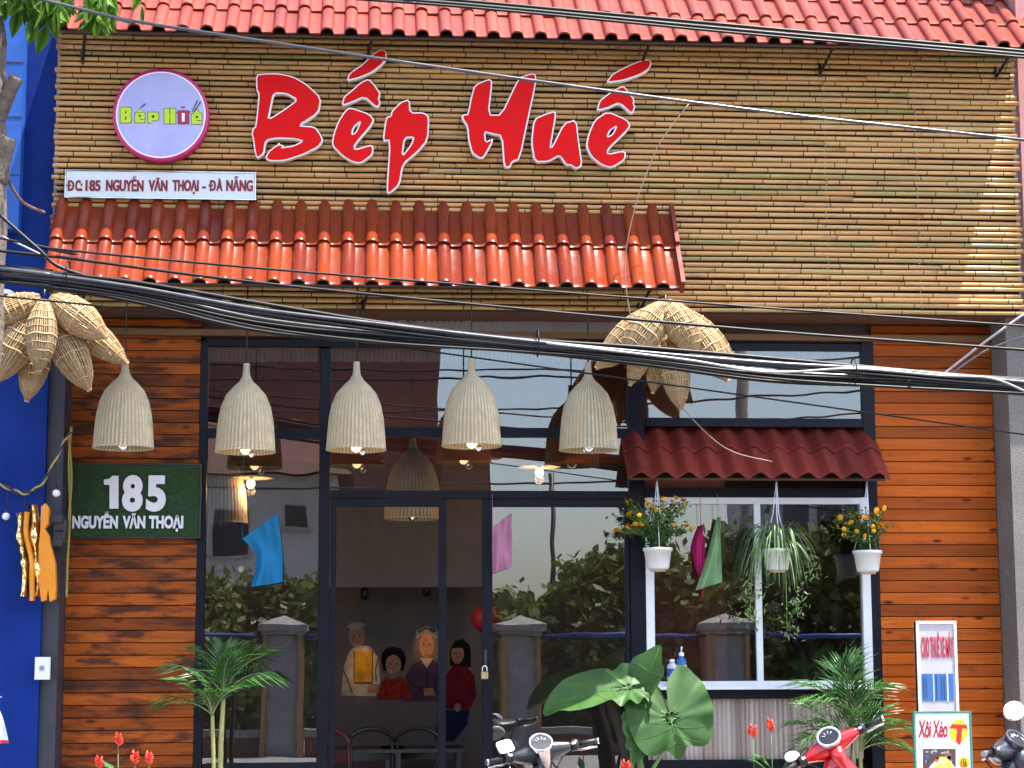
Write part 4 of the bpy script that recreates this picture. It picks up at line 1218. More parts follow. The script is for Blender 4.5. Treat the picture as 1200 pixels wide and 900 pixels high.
# elephant ear
def ear_leaf(tip, back, W, cup, seed, ruff=.02):
    """heart leaf: stalk joins at the origin, tip towards -z, face towards -y"""
    m = MB(); rr = random.Random(seed); nA = 72; nR = 8; ph = rr.uniform(0,6)
    key = [(0,tip),(.35,tip*.80),(.8,W*.52),(1.35,W*.50),(1.9,W*.53),(2.4,(back+W*.5)*.52),(2.75,back*1.02),(3.0,back*.72),(3.1416,back*.16)]
    def R_(a):
        a = abs((a+PI) % (2*PI)-PI)
        for (a0,r0),(a1,r1) in zip(key, key[1:]):
            if a <= a1:
                t = (a-a0)/(a1-a0); t = t*t*(3-2*t); return r0+(r1-r0)*t
        return key[-1][1]
    def pt(a, s):
        r = R_(a)*s; x = r*math.sin(a); z = -r*math.cos(a)
        ribs = abs(((a*7/PI) % 1)-.5)*2
        y = -cup*(abs(x)/W*2)**1.5*W*.25 + .017*s*s*(ribs-.5) + ruff*s**3*math.sin(11*a+ph) + ruff*.6*s**3*math.sin(5*a+ph*2)
        y += .22*tip*(max(0,-z/tip))**2 + .15*back*(max(0,z/back))**2
        return Vector((x, y, z))
    ring = []; c0 = m.add([(0,0,0)])
    for k_ in range(1, nR+1):
        q = m.add([pt(2*PI*i/nA, k_/nR) for i in range(nA)])
        if k_ == 1:
            for i in range(nA): m.face((c0, q+i, q+(i+1) % nA), 0, True)
        else: m.skin(ring[-1], q, nA, 0, True)
        ring.append(q)
    m.tube([pt(0, t)+Vector((0,-.002,0)) for t in (0,.3,.6,.95)], [.0045,.0035,.0025,.001], 4, 1)
    def srf(x, z):
        a = math.atan2(x, -z); return pt(a, min(.98, math.hypot(x, z)/R_(a)))
    for sgn in (-1,1):
        for (t0, a) in ((.06,2.45),(.10,1.75),(.2,1.2),(.38,.78),(.58,.45)):
            if back < .2 and a > 1.5: continue
            e = pt(sgn*a, .95); b0 = Vector((0,0,-R_(0)*t0))
            m.tube([srf(b0.x*(1-t)+e.x*t+.0001, (b0.z*(1-t)+e.z*t) - .03*W*math.sin(PI*t))+Vector((0,-.0012,0)) for t in (0,.25,.5,.75,1)], [.002,.0018,.0014,.001,.0005], 4, 1)
    return m.mesh('leaf', [M_EAR, M_VEIN])
ye_ = -.45
eb = P(752, 1000, ye_); eb.z = ZP
ee = thing('elephant_ear_plant', 'elephant ear plant with big green leaves in front of the sliding door', 'plant', eb)
pot(ee, eb, .22, .34, plain('brown_pot', (.07,.045,.035), .6))
def rot(*seq):
    M = Matrix.Identity(3)
    for ax, d in seq: M = Matrix.Rotation(math.radians(d), 3, ax) @ M
    return M.to_euler()
def leafput(me, p, e):
    o = link('leaf', me, ee); o.location = p-eb; o.rotation_euler = e; return o
heads = [(P(738,806,ye_-.02), ear_leaf(.66,.14,.44,.5,1,.026), rot(('Y',84),('X',-50),('Z',-12))),
         (P(747,832,ye_+.03), ear_leaf(.50,.12,.34,.6,2,.012), rot(('Y',196),('Z',-52),('X',6))),
         (P(786,842,ye_-.14), ear_leaf(.29,.42,.62,.10,3,.016), rot(('Y',-12),('X',-16),('Z',-8))),
         (P(752,852,ye_-.05), ear_leaf(.26,.16,.34,.25,4,.014), rot(('Y',18),('X',-20),('Z',22)))]
for p, me, e in heads: leafput(me, p, e)
for (p, o_) in ((heads[0][0],-.04),(heads[1][0],0),(heads[2][0],.05),(heads[3][0],.01)):
    m = MB(); b0 = eb+Vector((o_,0,.3)); m.tube(spline([b0, b0+Vector((o_*.5,0,.35)), p*.6+b0*.4+Vector((0,.03,.05)), p+Vector((0,.02,-.012))], 5), [.020-.0008*i for i in range(16)], 8)
    put('stalk', m, M_EARST, ee)
m = MB(); m.tube(spline([P(752,1000,-.30), P(738,880,-.30), P(716,812,-.30)], 5), [.085,.08,.075,.075,.07,.07,.07,.065,.065,.06,.05], 10)
put('trunk', m, plain('dark_trunk', (.018,.013,.010), .8), ee)

# heliconia flowers
def helic(u, v, y, h, label, lean=0):
    p = P(u, v, y); r = thing('red_flower', label, 'flower', (p.x, p.y, ZP), 'red heliconia flowers by the pavement'); b0 = Vector((0,0,0)); top = Vector((lean,0,p.z-ZP))
    m = MB(); m.tube([b0, top*.5+Vector((.01,0,0)), top], [.007,.005,.0035], 6); link('stem', m.mesh('stem', M_VEIN), r)
    m = MB()
    for i in range(6):
        s = -1 if i % 2 else 1
        a = top+Vector((0,0,-.05+.014*i)); L = .064-.005*i
        tip = a+Vector((s*L*rnd.uniform(.25,.6), rnd.uniform(-.03,.03), L*.85))
        m.tube([a, a*.5+tip*.5+Vector((s*.010,0,-.004)), tip], [.007,.013,.001], 6)
    link('bract', m.mesh('bract', M_REDF), r)
    for k_ in range(9):
        m = MB(); a = rnd.uniform(0,6); z0 = top.z*rnd.uniform(.25,.72); L = rnd.uniform(.18,.30)
        d = Vector((math.cos(a), math.sin(a)*.6, .7)).normalized(); s = Vector((-math.sin(a), math.cos(a), 0))*.032
        p0 = Vector((0,0,z0)); q = m.add([p0, p0+d*L*.5+s, p0+d*L+Vector((0,0,-.05)), p0+d*L*.5-s, p0+d*L*.5+Vector((0,0,.012))])
        for f in ((0,1,4),(1,2,4),(2,3,4),(3,0,4)): m.face([q+i for i in f], 0, True)
        link('leaf', m.mesh('leaf', M_PALM), r)
for args in ((138.5,866,-.5,0,'red heliconia bloom standing tallest before the brown planks'),(158,887,-.5,0,'widest red heliconia bloom, between two taller ones'),
             (174.5,888,-.5,0,'slim red heliconia bloom nearest the potted palm'),(116,893,-.5,0,'low red heliconia bloom nearest the blue wall'),
             (882,856,-.1,0,'red bloom before the ribbed panel, left of its neighbour'),(903,849,-.1,0,'red bloom highest before the ribbed panel'),
             (733,898,-.9,0,'low red bloom beside the elephant ear stalks')): helic(*args)

# hanging planters
def hanger(m, p, top, r, h):
    for a in (0.5, 2.6, 4.7):
        m.tube([p+Vector((r*math.cos(a), r*math.sin(a), h)), p+Vector((r*.25*math.cos(a), r*.25*math.sin(a), (top.z-p.z)*.62)), top], .0038, 5)
    m.tube([top, top+Vector((0,0,.06))], .004, 5)
def flowerpot(u, vb, vtop, y, label, seed, spread, h):
    rr = random.Random(seed)
    base = P(u, vb, y); r = thing('hanging_planter', label, 'hanging plant', base, 'hanging pots under the small awning')
    k_ = 1/PXM(y); H = 25*k_; Rr_ = 16.5*k_
    m = MB(); m.lathe([(.001,.0),(Rr_*.74,0),(Rr_*.80,.012),(Rr_*.97,H*.84),(Rr_*1.06,H*.84),(Rr_*1.06,H),(Rr_*.96,H),(Rr_*.92,H*.86)], 30); m.lathe([(Rr_*.92,H*.88),(.001,H*.88)], 30, mi=1)
    link('pot', m.mesh('pot', [M_POT, M_SOIL]), r)
    m = MB(); m.lathe([(.001,-.018),(Rr_*.55,-.018),(Rr_*.62,0.0)], 24); link('saucer', m.mesh('saucer', plain('tan_saucer', (.5,.36,.26), .6)), r)
    m = MB(); top = P(u-1, vtop, y) - base; hanger(m, Vector((0,0,0)), top, Rr_*.98, H); link('hanger', m.mesh('hanger', M_WHITE), r)
    return r, base, H, rr
def bush(r, H, rr, spread, hgt, nst, nfl):
    m = MB(); tips = []
    for i in range(nst):
        a = rr.uniform(0,2*PI); s = rr.uniform(.2,1)**.7
        tip = Vector((math.cos(a)*spread*s, math.sin(a)*spread*.7*s, H+hgt*(rr.uniform(.45,1) - .25*s*s)))
        pts = spline([Vector((math.cos(a)*.03, math.sin(a)*.03, H*.85)), Vector((tip.x*.35, tip.y*.35, H+tip.z*.35)), tip], 4)
        m.tube(pts, .003, 4, 1); tips.append(tip)
        for j in range(46):
            p = pts[rr.randrange(1, len(pts))] + Vector((rr.gauss(0,.022), rr.gauss(0,.022), rr.gauss(0,.018)))
            d = Vector((rr.gauss(0,1), rr.gauss(0,1), rr.gauss(0,.7))).normalized(); s2 = d.cross(Vector((rr.gauss(0,1),rr.gauss(0,1),1))).normalized()
            L = rr.uniform(.022,.042); w = L*.26
            q = m.add([p, p+d*L*.5+s2*w, p+d*L, p+d*L*.5-s2*w]); m.face((q,q+1,q+2,q+3), 0, True)
    o = link('foliage', m.mesh('foliage', [M_BUSH, M_EARST]), r, kind='stuff')
    fm = MB()
    for k_ in range(3):
        for i in range(9):
            a = 2*PI*i/9+k_*.3; R_ = (.024,.018,.010)[k_]; z = (.0,.006,.011)[k_]
            d = Vector((math.cos(a), math.sin(a), .15)); s2 = Vector((-math.sin(a), math.cos(a), 0))*.008
            q = fm.add([Vector((0,0,z)), d*R_*.7+s2+Vector((0,0,z+.003)), d*R_+Vector((0,0,z)), d*R_*.7-s2+Vector((0,0,z+.003))]); fm.face((q,q+1,q+2,q+3), 0, True)
    fme = fm.mesh('flower', M_ORANGE)
    rr.shuffle(tips)
    for tip in tips[:nfl]:
        f = link('flower', fme, r, tip+Vector((0,-.01,.01)), (rr.uniform(.4,1.5), rr.uniform(-.5,.5), rr.uniform(0,6))); f.scale = (rr.uniform(.8,1.25),)*3
yh = .22
r, base, H, rr = flowerpot(771, 667, 560, yh, 'white hanging pot of orange flowers at the left end of the small awning', 11, .3, .3)
bush(r, H, rr, .33, .42, 44, 34)
r, base, H, rr = flowerpot(1017, 670, 564, yh, 'white hanging pot of orange flowers in front of the right window edge', 12, .3, .3)
bush(r, H, rr, .26, .38, 42, 36)
r, base, H, rr = flowerpot(911, 668, 562, yh, 'hanging pot hidden under long drooping striped spider plant leaves', 13, .3, .3)
m = MB()
for i in range(170):
    a = rr.uniform(0,2*PI); R_ = rr.uniform(.10,.36); up_h = rr.uniform(.06,.24); dr = rr.uniform(.05,.38)
    d = Vector((math.cos(a), math.sin(a)*.75, 0)); s2 = Vector((-math.sin(a), math.cos(a), 0)); w = rr.uniform(.004,.0085)
    prev = None
    for j in range(9):
        t = j/8; p = Vector((0,0,H*.9)) + d*(R_*t**.85+.02) + Vector((0,0, up_h*4*t*(1-t)*.9 + up_h*.3*t - dr*t**2.4))
        ww = w*(1-t**3*.9)
        q = m.add([p+s2*ww, p+Vector((0,0,-ww*.6)), p-s2*ww])
        if prev is not None: m.face((prev,prev+1,q+1,q), 0, True); m.face((prev+1,prev+2,q+2,q+1), 0, True)
        prev = q
link('foliage', m.mesh('foliage', M_SPID), r, kind='stuff')
m = MB()
for (dx, dz_, n_) in ((-.20,-.18,34),(.14,-.30,40),(-.24,-.36,30),(.24,-.05,18),(.05,-.5,20)):
    m.tube(spline([Vector((dx*.3,-.05,H)), Vector((dx*.8,-.1,H+.02)), Vector((dx,-.08,dz_))], 4), .0025, 4, 1)
    for j in range(n_*2):
        p = Vector((dx+rr.gauss(0,.05), -.08+rr.gauss(0,.04), dz_+rr.gauss(.03,.06))); d = Vector((rr.gauss(0,1), rr.gauss(0,1), rr.gauss(-.2,.7))).normalized(); s2 = d.cross(Vector((0,.3,1))).normalized()
        L = rr.uniform(.04,.075); w = L*.14; q = m.add([p, p+d*L*.5+s2*w, p+d*L, p+d*L*.5-s2*w]); m.face((q,q+1,q+2,q+3), 0, True)
link('trailing_stem', m.mesh('trailing_stem', [M_SPID, M_EARST]), r, kind='stuff')

# ------------------------------------------------------------------ small things on the front
def bottle(u, vb, vt, y, label, mats, pump):
    b = P(u, vb, y); k_ = 1/PXM(y); Ht = (vb-vt)*k_; r_ = 6.2*k_
    o = thing('bottle', label, 'bottle', b, 'bottles on the window sill')
    m = MB(); m.lathe([(.001,0),(r_,0),(r_,Ht*.52),(r_*.85,Ht*.62),(r_*.42,Ht*.70),(r_*.42,Ht*.74)], 20); link('body', m.mesh('body', mats[0]), o)
    m = MB(); m.lathe([(r_*1.02,Ht*.12),(r_*1.02,Ht*.46)], 20); link('label', m.mesh('label', mats[1]), o)
    m = MB(); m.lathe([(r_*.48,Ht*.72),(r_*.52,Ht*.80),(r_*.34,Ht*.83),(.001,Ht*.84)], 14)
    if pump:
        m.tube([(0,0,Ht*.82),(0,0,Ht)], .006, 8); m.tube([(0,0,Ht*.98),(.0,-.03,Ht*.96)], .007, 8)
    link('cap', m.mesh('cap', M_WHITE), o)
BLUEL = plain('blue_liquid', (.01,.09,.33), .15); CLEARP = plain('clear_plastic', (.42,.42,.45), .12)
bottle(788, 797, 768, YS-.09, 'clear bottle with blue base on the window sill, left of the pump bottle', [CLEARP, plain('blue_label', (.02,.08,.35), .4)], False)
bottle(799, 798, 758, YS-.09, 'blue pump bottle with yellow label on the window sill', [BLUEL, plain('yellow_label', (.75,.55,.02), .4)], True)

def pennant(pts, y, mat, label):
    q = [P(u, v, y) for u, v in pts]; c = sum(q, Vector())/len(q)
    m = MB(); n = 12
    # cloth between the left edge and the right edge, with folds and a real thickness
    L_, Rr_ = pts[:len(pts)//2], pts[len(pts)//2:]
    LS = spline([P(u,v,y) for u,v in L_], 4); RS = spline([P(u,v,y) for u,v in Rr_], 4)
    k_ = min(len(LS), len(RS)); grid = []
    for i in range(k_):
        row = []
        for j in range(n+1):
            t = j/n; p = LS[i]*(1-t)+RS[i]*t; p = p + Vector((0, .03*math.sin(t*7+i*.45)+.018*math.sin(t*13+1.7), 0)); row.append(p)
        grid.append(row)
    a = m.add([p for r_ in grid for p in r_]); b = m.add([p+Vector((0,.003,0)) for r_ in grid for p in r_])
    for i in range(k_-1):
        for j in range(n):
            f = (i*(n+1)+j, i*(n+1)+j+1, (i+1)*(n+1)+j+1, (i+1)*(n+1)+j)
            m.face([a+x for x in f], 0, True); m.face([b+x for x in f][::-1], 0, True)
    m.tube([LS[0] + Vector((0,0,.0)), Vector((LS[0].x, y, P(pts[0][0], 508 if pts[0][0] < 400 else 579, y).z))], .002, 4)
    o = put('flag', m, mat); tag(o, label, 'flag', 'cloth flags hanging along the glass')
def cloth_mat(n_, c): 
    return mat_leaf(n_, tuple(x*.75 for x in c), c, .7, .45, 6)
pennant([(284,631),(300,652),(294,688),(325,602),(331,650),(331,682)], YS-.09, cloth_mat('blue_cloth', (.015,.30,.62)), 'bright blue flag hanging at the left fixed window')
pennant([(577,618),(577,645),(577,672),(600,600),(600,632),(600,664)], YS-.12, cloth_mat('pink_cloth', (.72,.32,.50)), 'pale pink flag hanging at the sliding door')
pennant([(821,615),(812,640),(815,667),(823,615),(827,640),(824,700)], YS-.06, cloth_mat('magenta_cloth', (.70,.02,.20)), 'narrow magenta flag at the service window')
pennant([(841,605),(830,650),(815,692),(845,607),(846,650),(846,682)], YS-.10, cloth_mat('green_cloth', (.36,.62,.30)), 'pale green pointed flag at the service window')

# garland of bulbs on the blue wall
ga = thing('bulb_garland', 'twisted tan and black rope garland with white bulbs on the blue wall', 'string lights', P(40, 575, .08))
base = worldloc(ga)
gp = spline([P(u, v, .06) for u, v in ((-60,520),(-20,556),(8,571),(27,578),(46,570),(62,545),(74,520),(84,506))], 10)
for k_ in range(2):
    m = MB(); pts = []
    for i, p in enumerate(gp): pts.append(p + Vector((.0, .010*math.cos(i*.55+k_*PI), .012*math.sin(i*.55+k_*PI))))
    m.tube(pts, .009, 6); put('rope', m, [plain('tan_rope', (.40,.28,.12), .8), M_BLACK][k_], ga)
m = MB()
m.tube(spline([P(84,500,.16), P(81,540,.16), P(82,600,.16), P(79,660,.16), P(78,700,.16)], 6), .010, 6); m.tube(spline([P(81,515,.15), P(84,560,.15), P(80,610,.15)], 6), .008, 6)
put('drop_rope', m, plain('olive_rope', (.28,.20,.05), .8), ga)
for (u, v, u2, v2) in ((7,605,9,568),(66,578,65,540),(29,612,29,578),(45,610,45,574)):
    m = MB(); p = P(u, v-9, .05); m.tube([P(u2, v2, .06), p], .004, 5); m.tube([p, p+Vector((0,0,-.055))], [.012,.017], 10); o = put('socket', m, M_BLACK, ga)
    m = MB(); m.ball(P(u, v, .05), .030, 14, 9); put('bulb', m, plain('frosted_bulb', (.80,.78,.82), .25, var=.03), o)

# mirror-gold and orange projecting letter sign
yg = -.05
cg = P(44, 648, yg)
gs = thing('projecting_sign', 'projecting shop sign of wavy orange plate and gold mirrored strips on the blue wall', 'sign', cg)
M_GOLD = N('gold_mirror'); v = M_GOLD.mapped((1,1,1), False); nz = M_GOLD.noise(v, 6, 2); M_GOLD.bump(nz, .35, .05); M_GOLD = M_GOLD.set((.83,.66,.30), .06, 1.0)
M_ORP = plain('orange_plate', (.72,.24,.008), .4, var=.08)
pl_ = [(49,594),(54,590),(58,596),(57,614),(53,620),(58,628),(60,640),(65,660),(66,690),(65,702),(59,705),(57,690),(55,703),(49,705),(46,680),(46,640),(48,622)]
q = [(P(u,v,yg).x, P(u,v,yg).z) for u, v in pl_][::-1]
m = MB(); m.prism(q, yg-.03, yg+.05); put('orange_plate', m, M_ORP, gs)
def band(m, ctr, w0, mi, y0, amp=1.0):
    pts = spline([P(u, v, y0) for u, v in ctr], 6); prev = None
    for i, p in enumerate(pts):
        d = .035*math.sin(i*.55)*amp
        a = m.add([p+Vector((-w0,d,0)), p+Vector((-w0*.3,d-.03,0)), p+Vector((w0*.3,d-.03,0)), p+Vector((w0,d,0)), p+Vector((w0,d+.06,0)), p+Vector((-w0,d+.06,0))])
        if prev is not None:
            for j in range(6): m.face((prev+j, prev+(j+1) % 6, a+(j+1) % 6, a+j), mi, True)
        prev = a
m = MB(); band(m, ((24,601),(23,622),(25,640),(28,655),(29,672),(27,699)), .032, 0, yg); put('gold_strip', m, M_GOLD, gs)
m = MB(); band(m, ((38,592),(40,618),(40,640),(43,660),(44,680),(43,699)), .036, 0, yg+.01); put('gold_strip', m, M_GOLD, gs)
m = MB(); band(m, ((31,600),(30,620),(33,640),(37,660),(37,685),(37,704)), .018, 0, yg-.04, .3); put('orange_strip', m, M_ORP, gs)
m = MB(); m.box(P(60,612,yg+.02), P(74,604,yg+.06)); put('wall_bracket', m, M_BLACK, gs); m = MB(); m.box(P(60,640,yg+.02), P(74,632,yg+.06)); put('wall_bracket', m, M_BLACK, gs)

m = MB(); a = P(62.5,609,.02); b_ = P(76,636,.02); m.box((a.x,.0,b_.z),(b_.x,.138,a.z),0,.006); m.box((a.x+.012,-.006,(a.z+b_.z)/2-.006),(b_.x-.012,.0,(a.z+b_.z)/2+.006),1)
tag(put('breaker_box', m, [M_BLACK, M_NAVY]), 'small black electrical box between the blue wall and the number sign', 'electrical box')
m = MB(); a = P(41,770,.1); b_ = P(58,796.5,.1); m.box((a.x,.095,b_.z),(b_.x,.138,a.z),0,.006); cc = P(49,783,.09); m.tube([cc, cc+Vector((0,.006,0))], .02, 12, 1)
tag(put('wall_socket', m, [M_WHITE, plain('socket_grey', (.25,.25,.3), .5)]), 'small white power socket on the blue wall', 'socket')
cam_ = thing('security_camera', 'white round security camera with black lens above the left fish traps', 'camera', P(6, 352, .02))
m = MB(); M90m = Matrix.Rotation(math.radians(90), 3, 'X')
m.lathe([(.001,.03),(.05,.03),(.086,.015),(.092,-.02),(.08,-.10),(.001,-.10)][::-1], 28, M=M90m); link('housing', m.mesh('housing', M_WHITE), cam_)
m = MB(); m.lathe([(.001,.045),(.022,.043),(.034,.034),(.036,.012)][::-1], 20, M=M90m); link('lens', m.mesh('lens', M_BLACK), cam_, (.012,-.012,.012))
m = MB(); m.tube([(-.02,.05,0),(-.06,.12,.02)], .02, 8); link('arm', m.mesh('arm', M_WHITE), cam_)
# corner of a white red-trimmed cloth at the left edge
m = MB(); pts_l = [(-30,800),(-28,830),(-30,872)]; pts_r = [(-6,822),(4,845),(11,871)]
LS = spline([P(u,v,-.25) for u,v in pts_l], 5); RS = spline([P(u,v,-.25) for u,v in pts_r], 5)
for off in (0,.004):
    ids = []
    for i in range(len(LS)):
        row = [LS[i]*(1-t/10)+RS[i]*(t/10)+Vector((0,.02*math.sin(t*1.3+i*.4)+off,0)) for t in range(11)]; ids.append(m.add(row))
    for i in range(len(ids)-1):
        for j in range(10): m.face((ids[i]+j, ids[i]+j+1, ids[i+1]+j+1, ids[i+1]+j), 1 if i == len(ids)-2 else 0, True)
m.tube([LS[0]+Vector((-.3,0,.05)), RS[0]+Vector((.05,0,.03))], .006, 6, 2); m.tube([P(-30,800,-.25)+Vector((-.25,0,.06)), (P(-30,800,-.25).x-.25, -.25, ZP)], .012, 6, 2)
tag(put('white_cloth', m, [plain('white_fabric', (.62,.68,.78), .8), plain('red_trim', (.5,.03,.05), .8), M_CHROME]), 'corner of a white cloth with red trim at the left edge', 'cloth')

# ------------------------------------------------------------------ tree at the left edge
M_BARK = mat_rough_wall('bark', (.075,.055,.045), (.19,.15,.12), 18, 0.9)
M_LEAF = mat_leaf('street_tree_leaf', (.04,.12,.01), (.13,.25,.025), .38, .4, 3)
yt = -2.1
tb = P(-75, 1000, yt); tb.z = ZP
tr = thing('street_tree', 'street tree at the left edge with lopped trunk and green leaves over the roof corner', 'tree', tb)
m = MB(); c1 = P(-24,430,yt); c2 = P(-13,240,yt); c3 = P(-10,120,yt); c4 = P(-9,30,yt); c5 = P(-20,-90,yt)
trunk_pts = spline([tb, tb*.5+c1*.5+Vector((-.05,0,0)), c1, c2, c3, c4, c5], 5)
m.tube(trunk_pts, [.17-.0035*i + .008*math.sin(i*1.9) for i in range(len(trunk_pts))], 14)
m.tube(spline([P(-8,212,yt), P(2,176,yt-.04), P(8,160,yt-.06)], 4), [.10,.095,.085,.08,.08,.078,.075,.07,.068], 12)
m.tube(spline([P(-10,150,yt), P(8,115,yt-.06), P(19,90,yt-.10)], 4), [.085,.07,.06,.055,.05,.046,.046,.05,.05], 12)
m.tube(spline([c5, P(30,-190,yt), P(100,-260,yt+.2)], 4), [.08-.006*i for i in range(9)], 8)
m.tube(spline([c5, P(-90,-190,yt), P(-160,-260,yt-.3)], 4), [.08-.006*i for i in range(9)], 8)
m.tube(spline([c5, P(20,-120,yt+.1), P(70,-90,yt+.15), P(110,-30,yt+.2)], 4), [.045-.003*i for i in range(13)], 6)
put('trunk', m, M_BARK, tr)
def leaf_quad(m, p, d, n_, L, w):
    s2 = d.cross(n_).normalized()
    prof = ((.10,.28),(.28,.86),(.48,1.0),(.72,.62))
    mid = [m.add([p + d*L*t - n_*L*.05*math.sin(PI*t) + n_*L*.16*t*t])  for t in (0,)+tuple(t for t, _ in prof)+(1,)]
    for sg in (-1, 1):
        e = [m.add([p + d*L*t + s2*(w*k_*sg) + n_*(w*.22*k_) + n_*L*.16*t*t]) for t, k_ in prof]
        m.face((mid[0], mid[1], e[0]), 0, True)
        for i in range(3): m.face((mid[i+1], mid[i+2], e[i+1], e[i]), 0, True)
        m.face((mid[4], mid[5], e[3]), 0, True)
lr = random.Random(21)
m = MB()
for i in range(2600):
    a = lr.uniform(0,2*PI); rr = lr.random()**.5
    cpt = c5 + Vector((math.cos(a)*1.25*rr-.25, math.sin(a)*1.0*rr, .95+lr.gauss(0,.42)))
    if cpt.z < P(0,-14,yt).z: continue
    d = Vector((lr.gauss(0,1), lr.gauss(0,1), lr.gauss(-.5,.6))).normalized(); n_ = d.cross(Vector((lr.gauss(0,1),lr.gauss(0,1),lr.gauss(0,1)))).normalized()
    leaf_quad(m, cpt, d, n_, lr.uniform(.09,.16), .028)
crown = put('crown', m, M_LEAF, tr, 'stuff')
lm = MB(); leaf_quad(lm, Vector((0,0,0)), Vector((0,0,-1)), Vector((0,-1,0)), .17, .036); LME = lm.mesh('leaf', M_LEAF)
def hangleaf(u, v, dy, rx, ry, rz, s):
    o = link('leaf', LME, tr); o.location = P(u, v, yt+dy)-tb; o.rotation_euler = (rx, ry, rz); o.scale = (s*1.1,s,s)
clusters = [(12,-4,46,24),(44,2,30,30),(66,4,16,16),(112,4,20,26),(126,2,9,16),(165,-8,10,4),(30,-8,60,22)]
for (u0, v0, su, n_) in clusters:
    for i in range(n_):
        u = u0+lr.gauss(0,su*.45); v = v0+lr.uniform(-16,16)-abs(u-u0)*.3
        if u > 85 and u < 100: continue
        hangleaf(u, v, lr.uniform(-.25,.25), lr.uniform(-.7,.7), lr.uniform(-.6,.6), lr.uniform(-1.3,1.3), lr.uniform(.7,1.2))
for (u, v, ry) in ((40,28,.1),(54,40,.25),(23,20,.2),(105,12,-.1),(113,20,.0),(125,12,-.2),(60,22,-.2)):
    hangleaf(u, v-10, -.1, .1, ry, lr.uniform(-.4,.4), 1.25)
m = MB(); m.tube(spline([P(5,185,yt), P(12,215,yt+.1), P(28,238,yt+.2), P(52,249,yt+.4)], 6), .011, 6)
tag(put('hanging_cable', m, plain('brown_cable', (.14,.07,.05), .5)), 'brown cable curling from the lopped tree to the blue wall', 'cable')

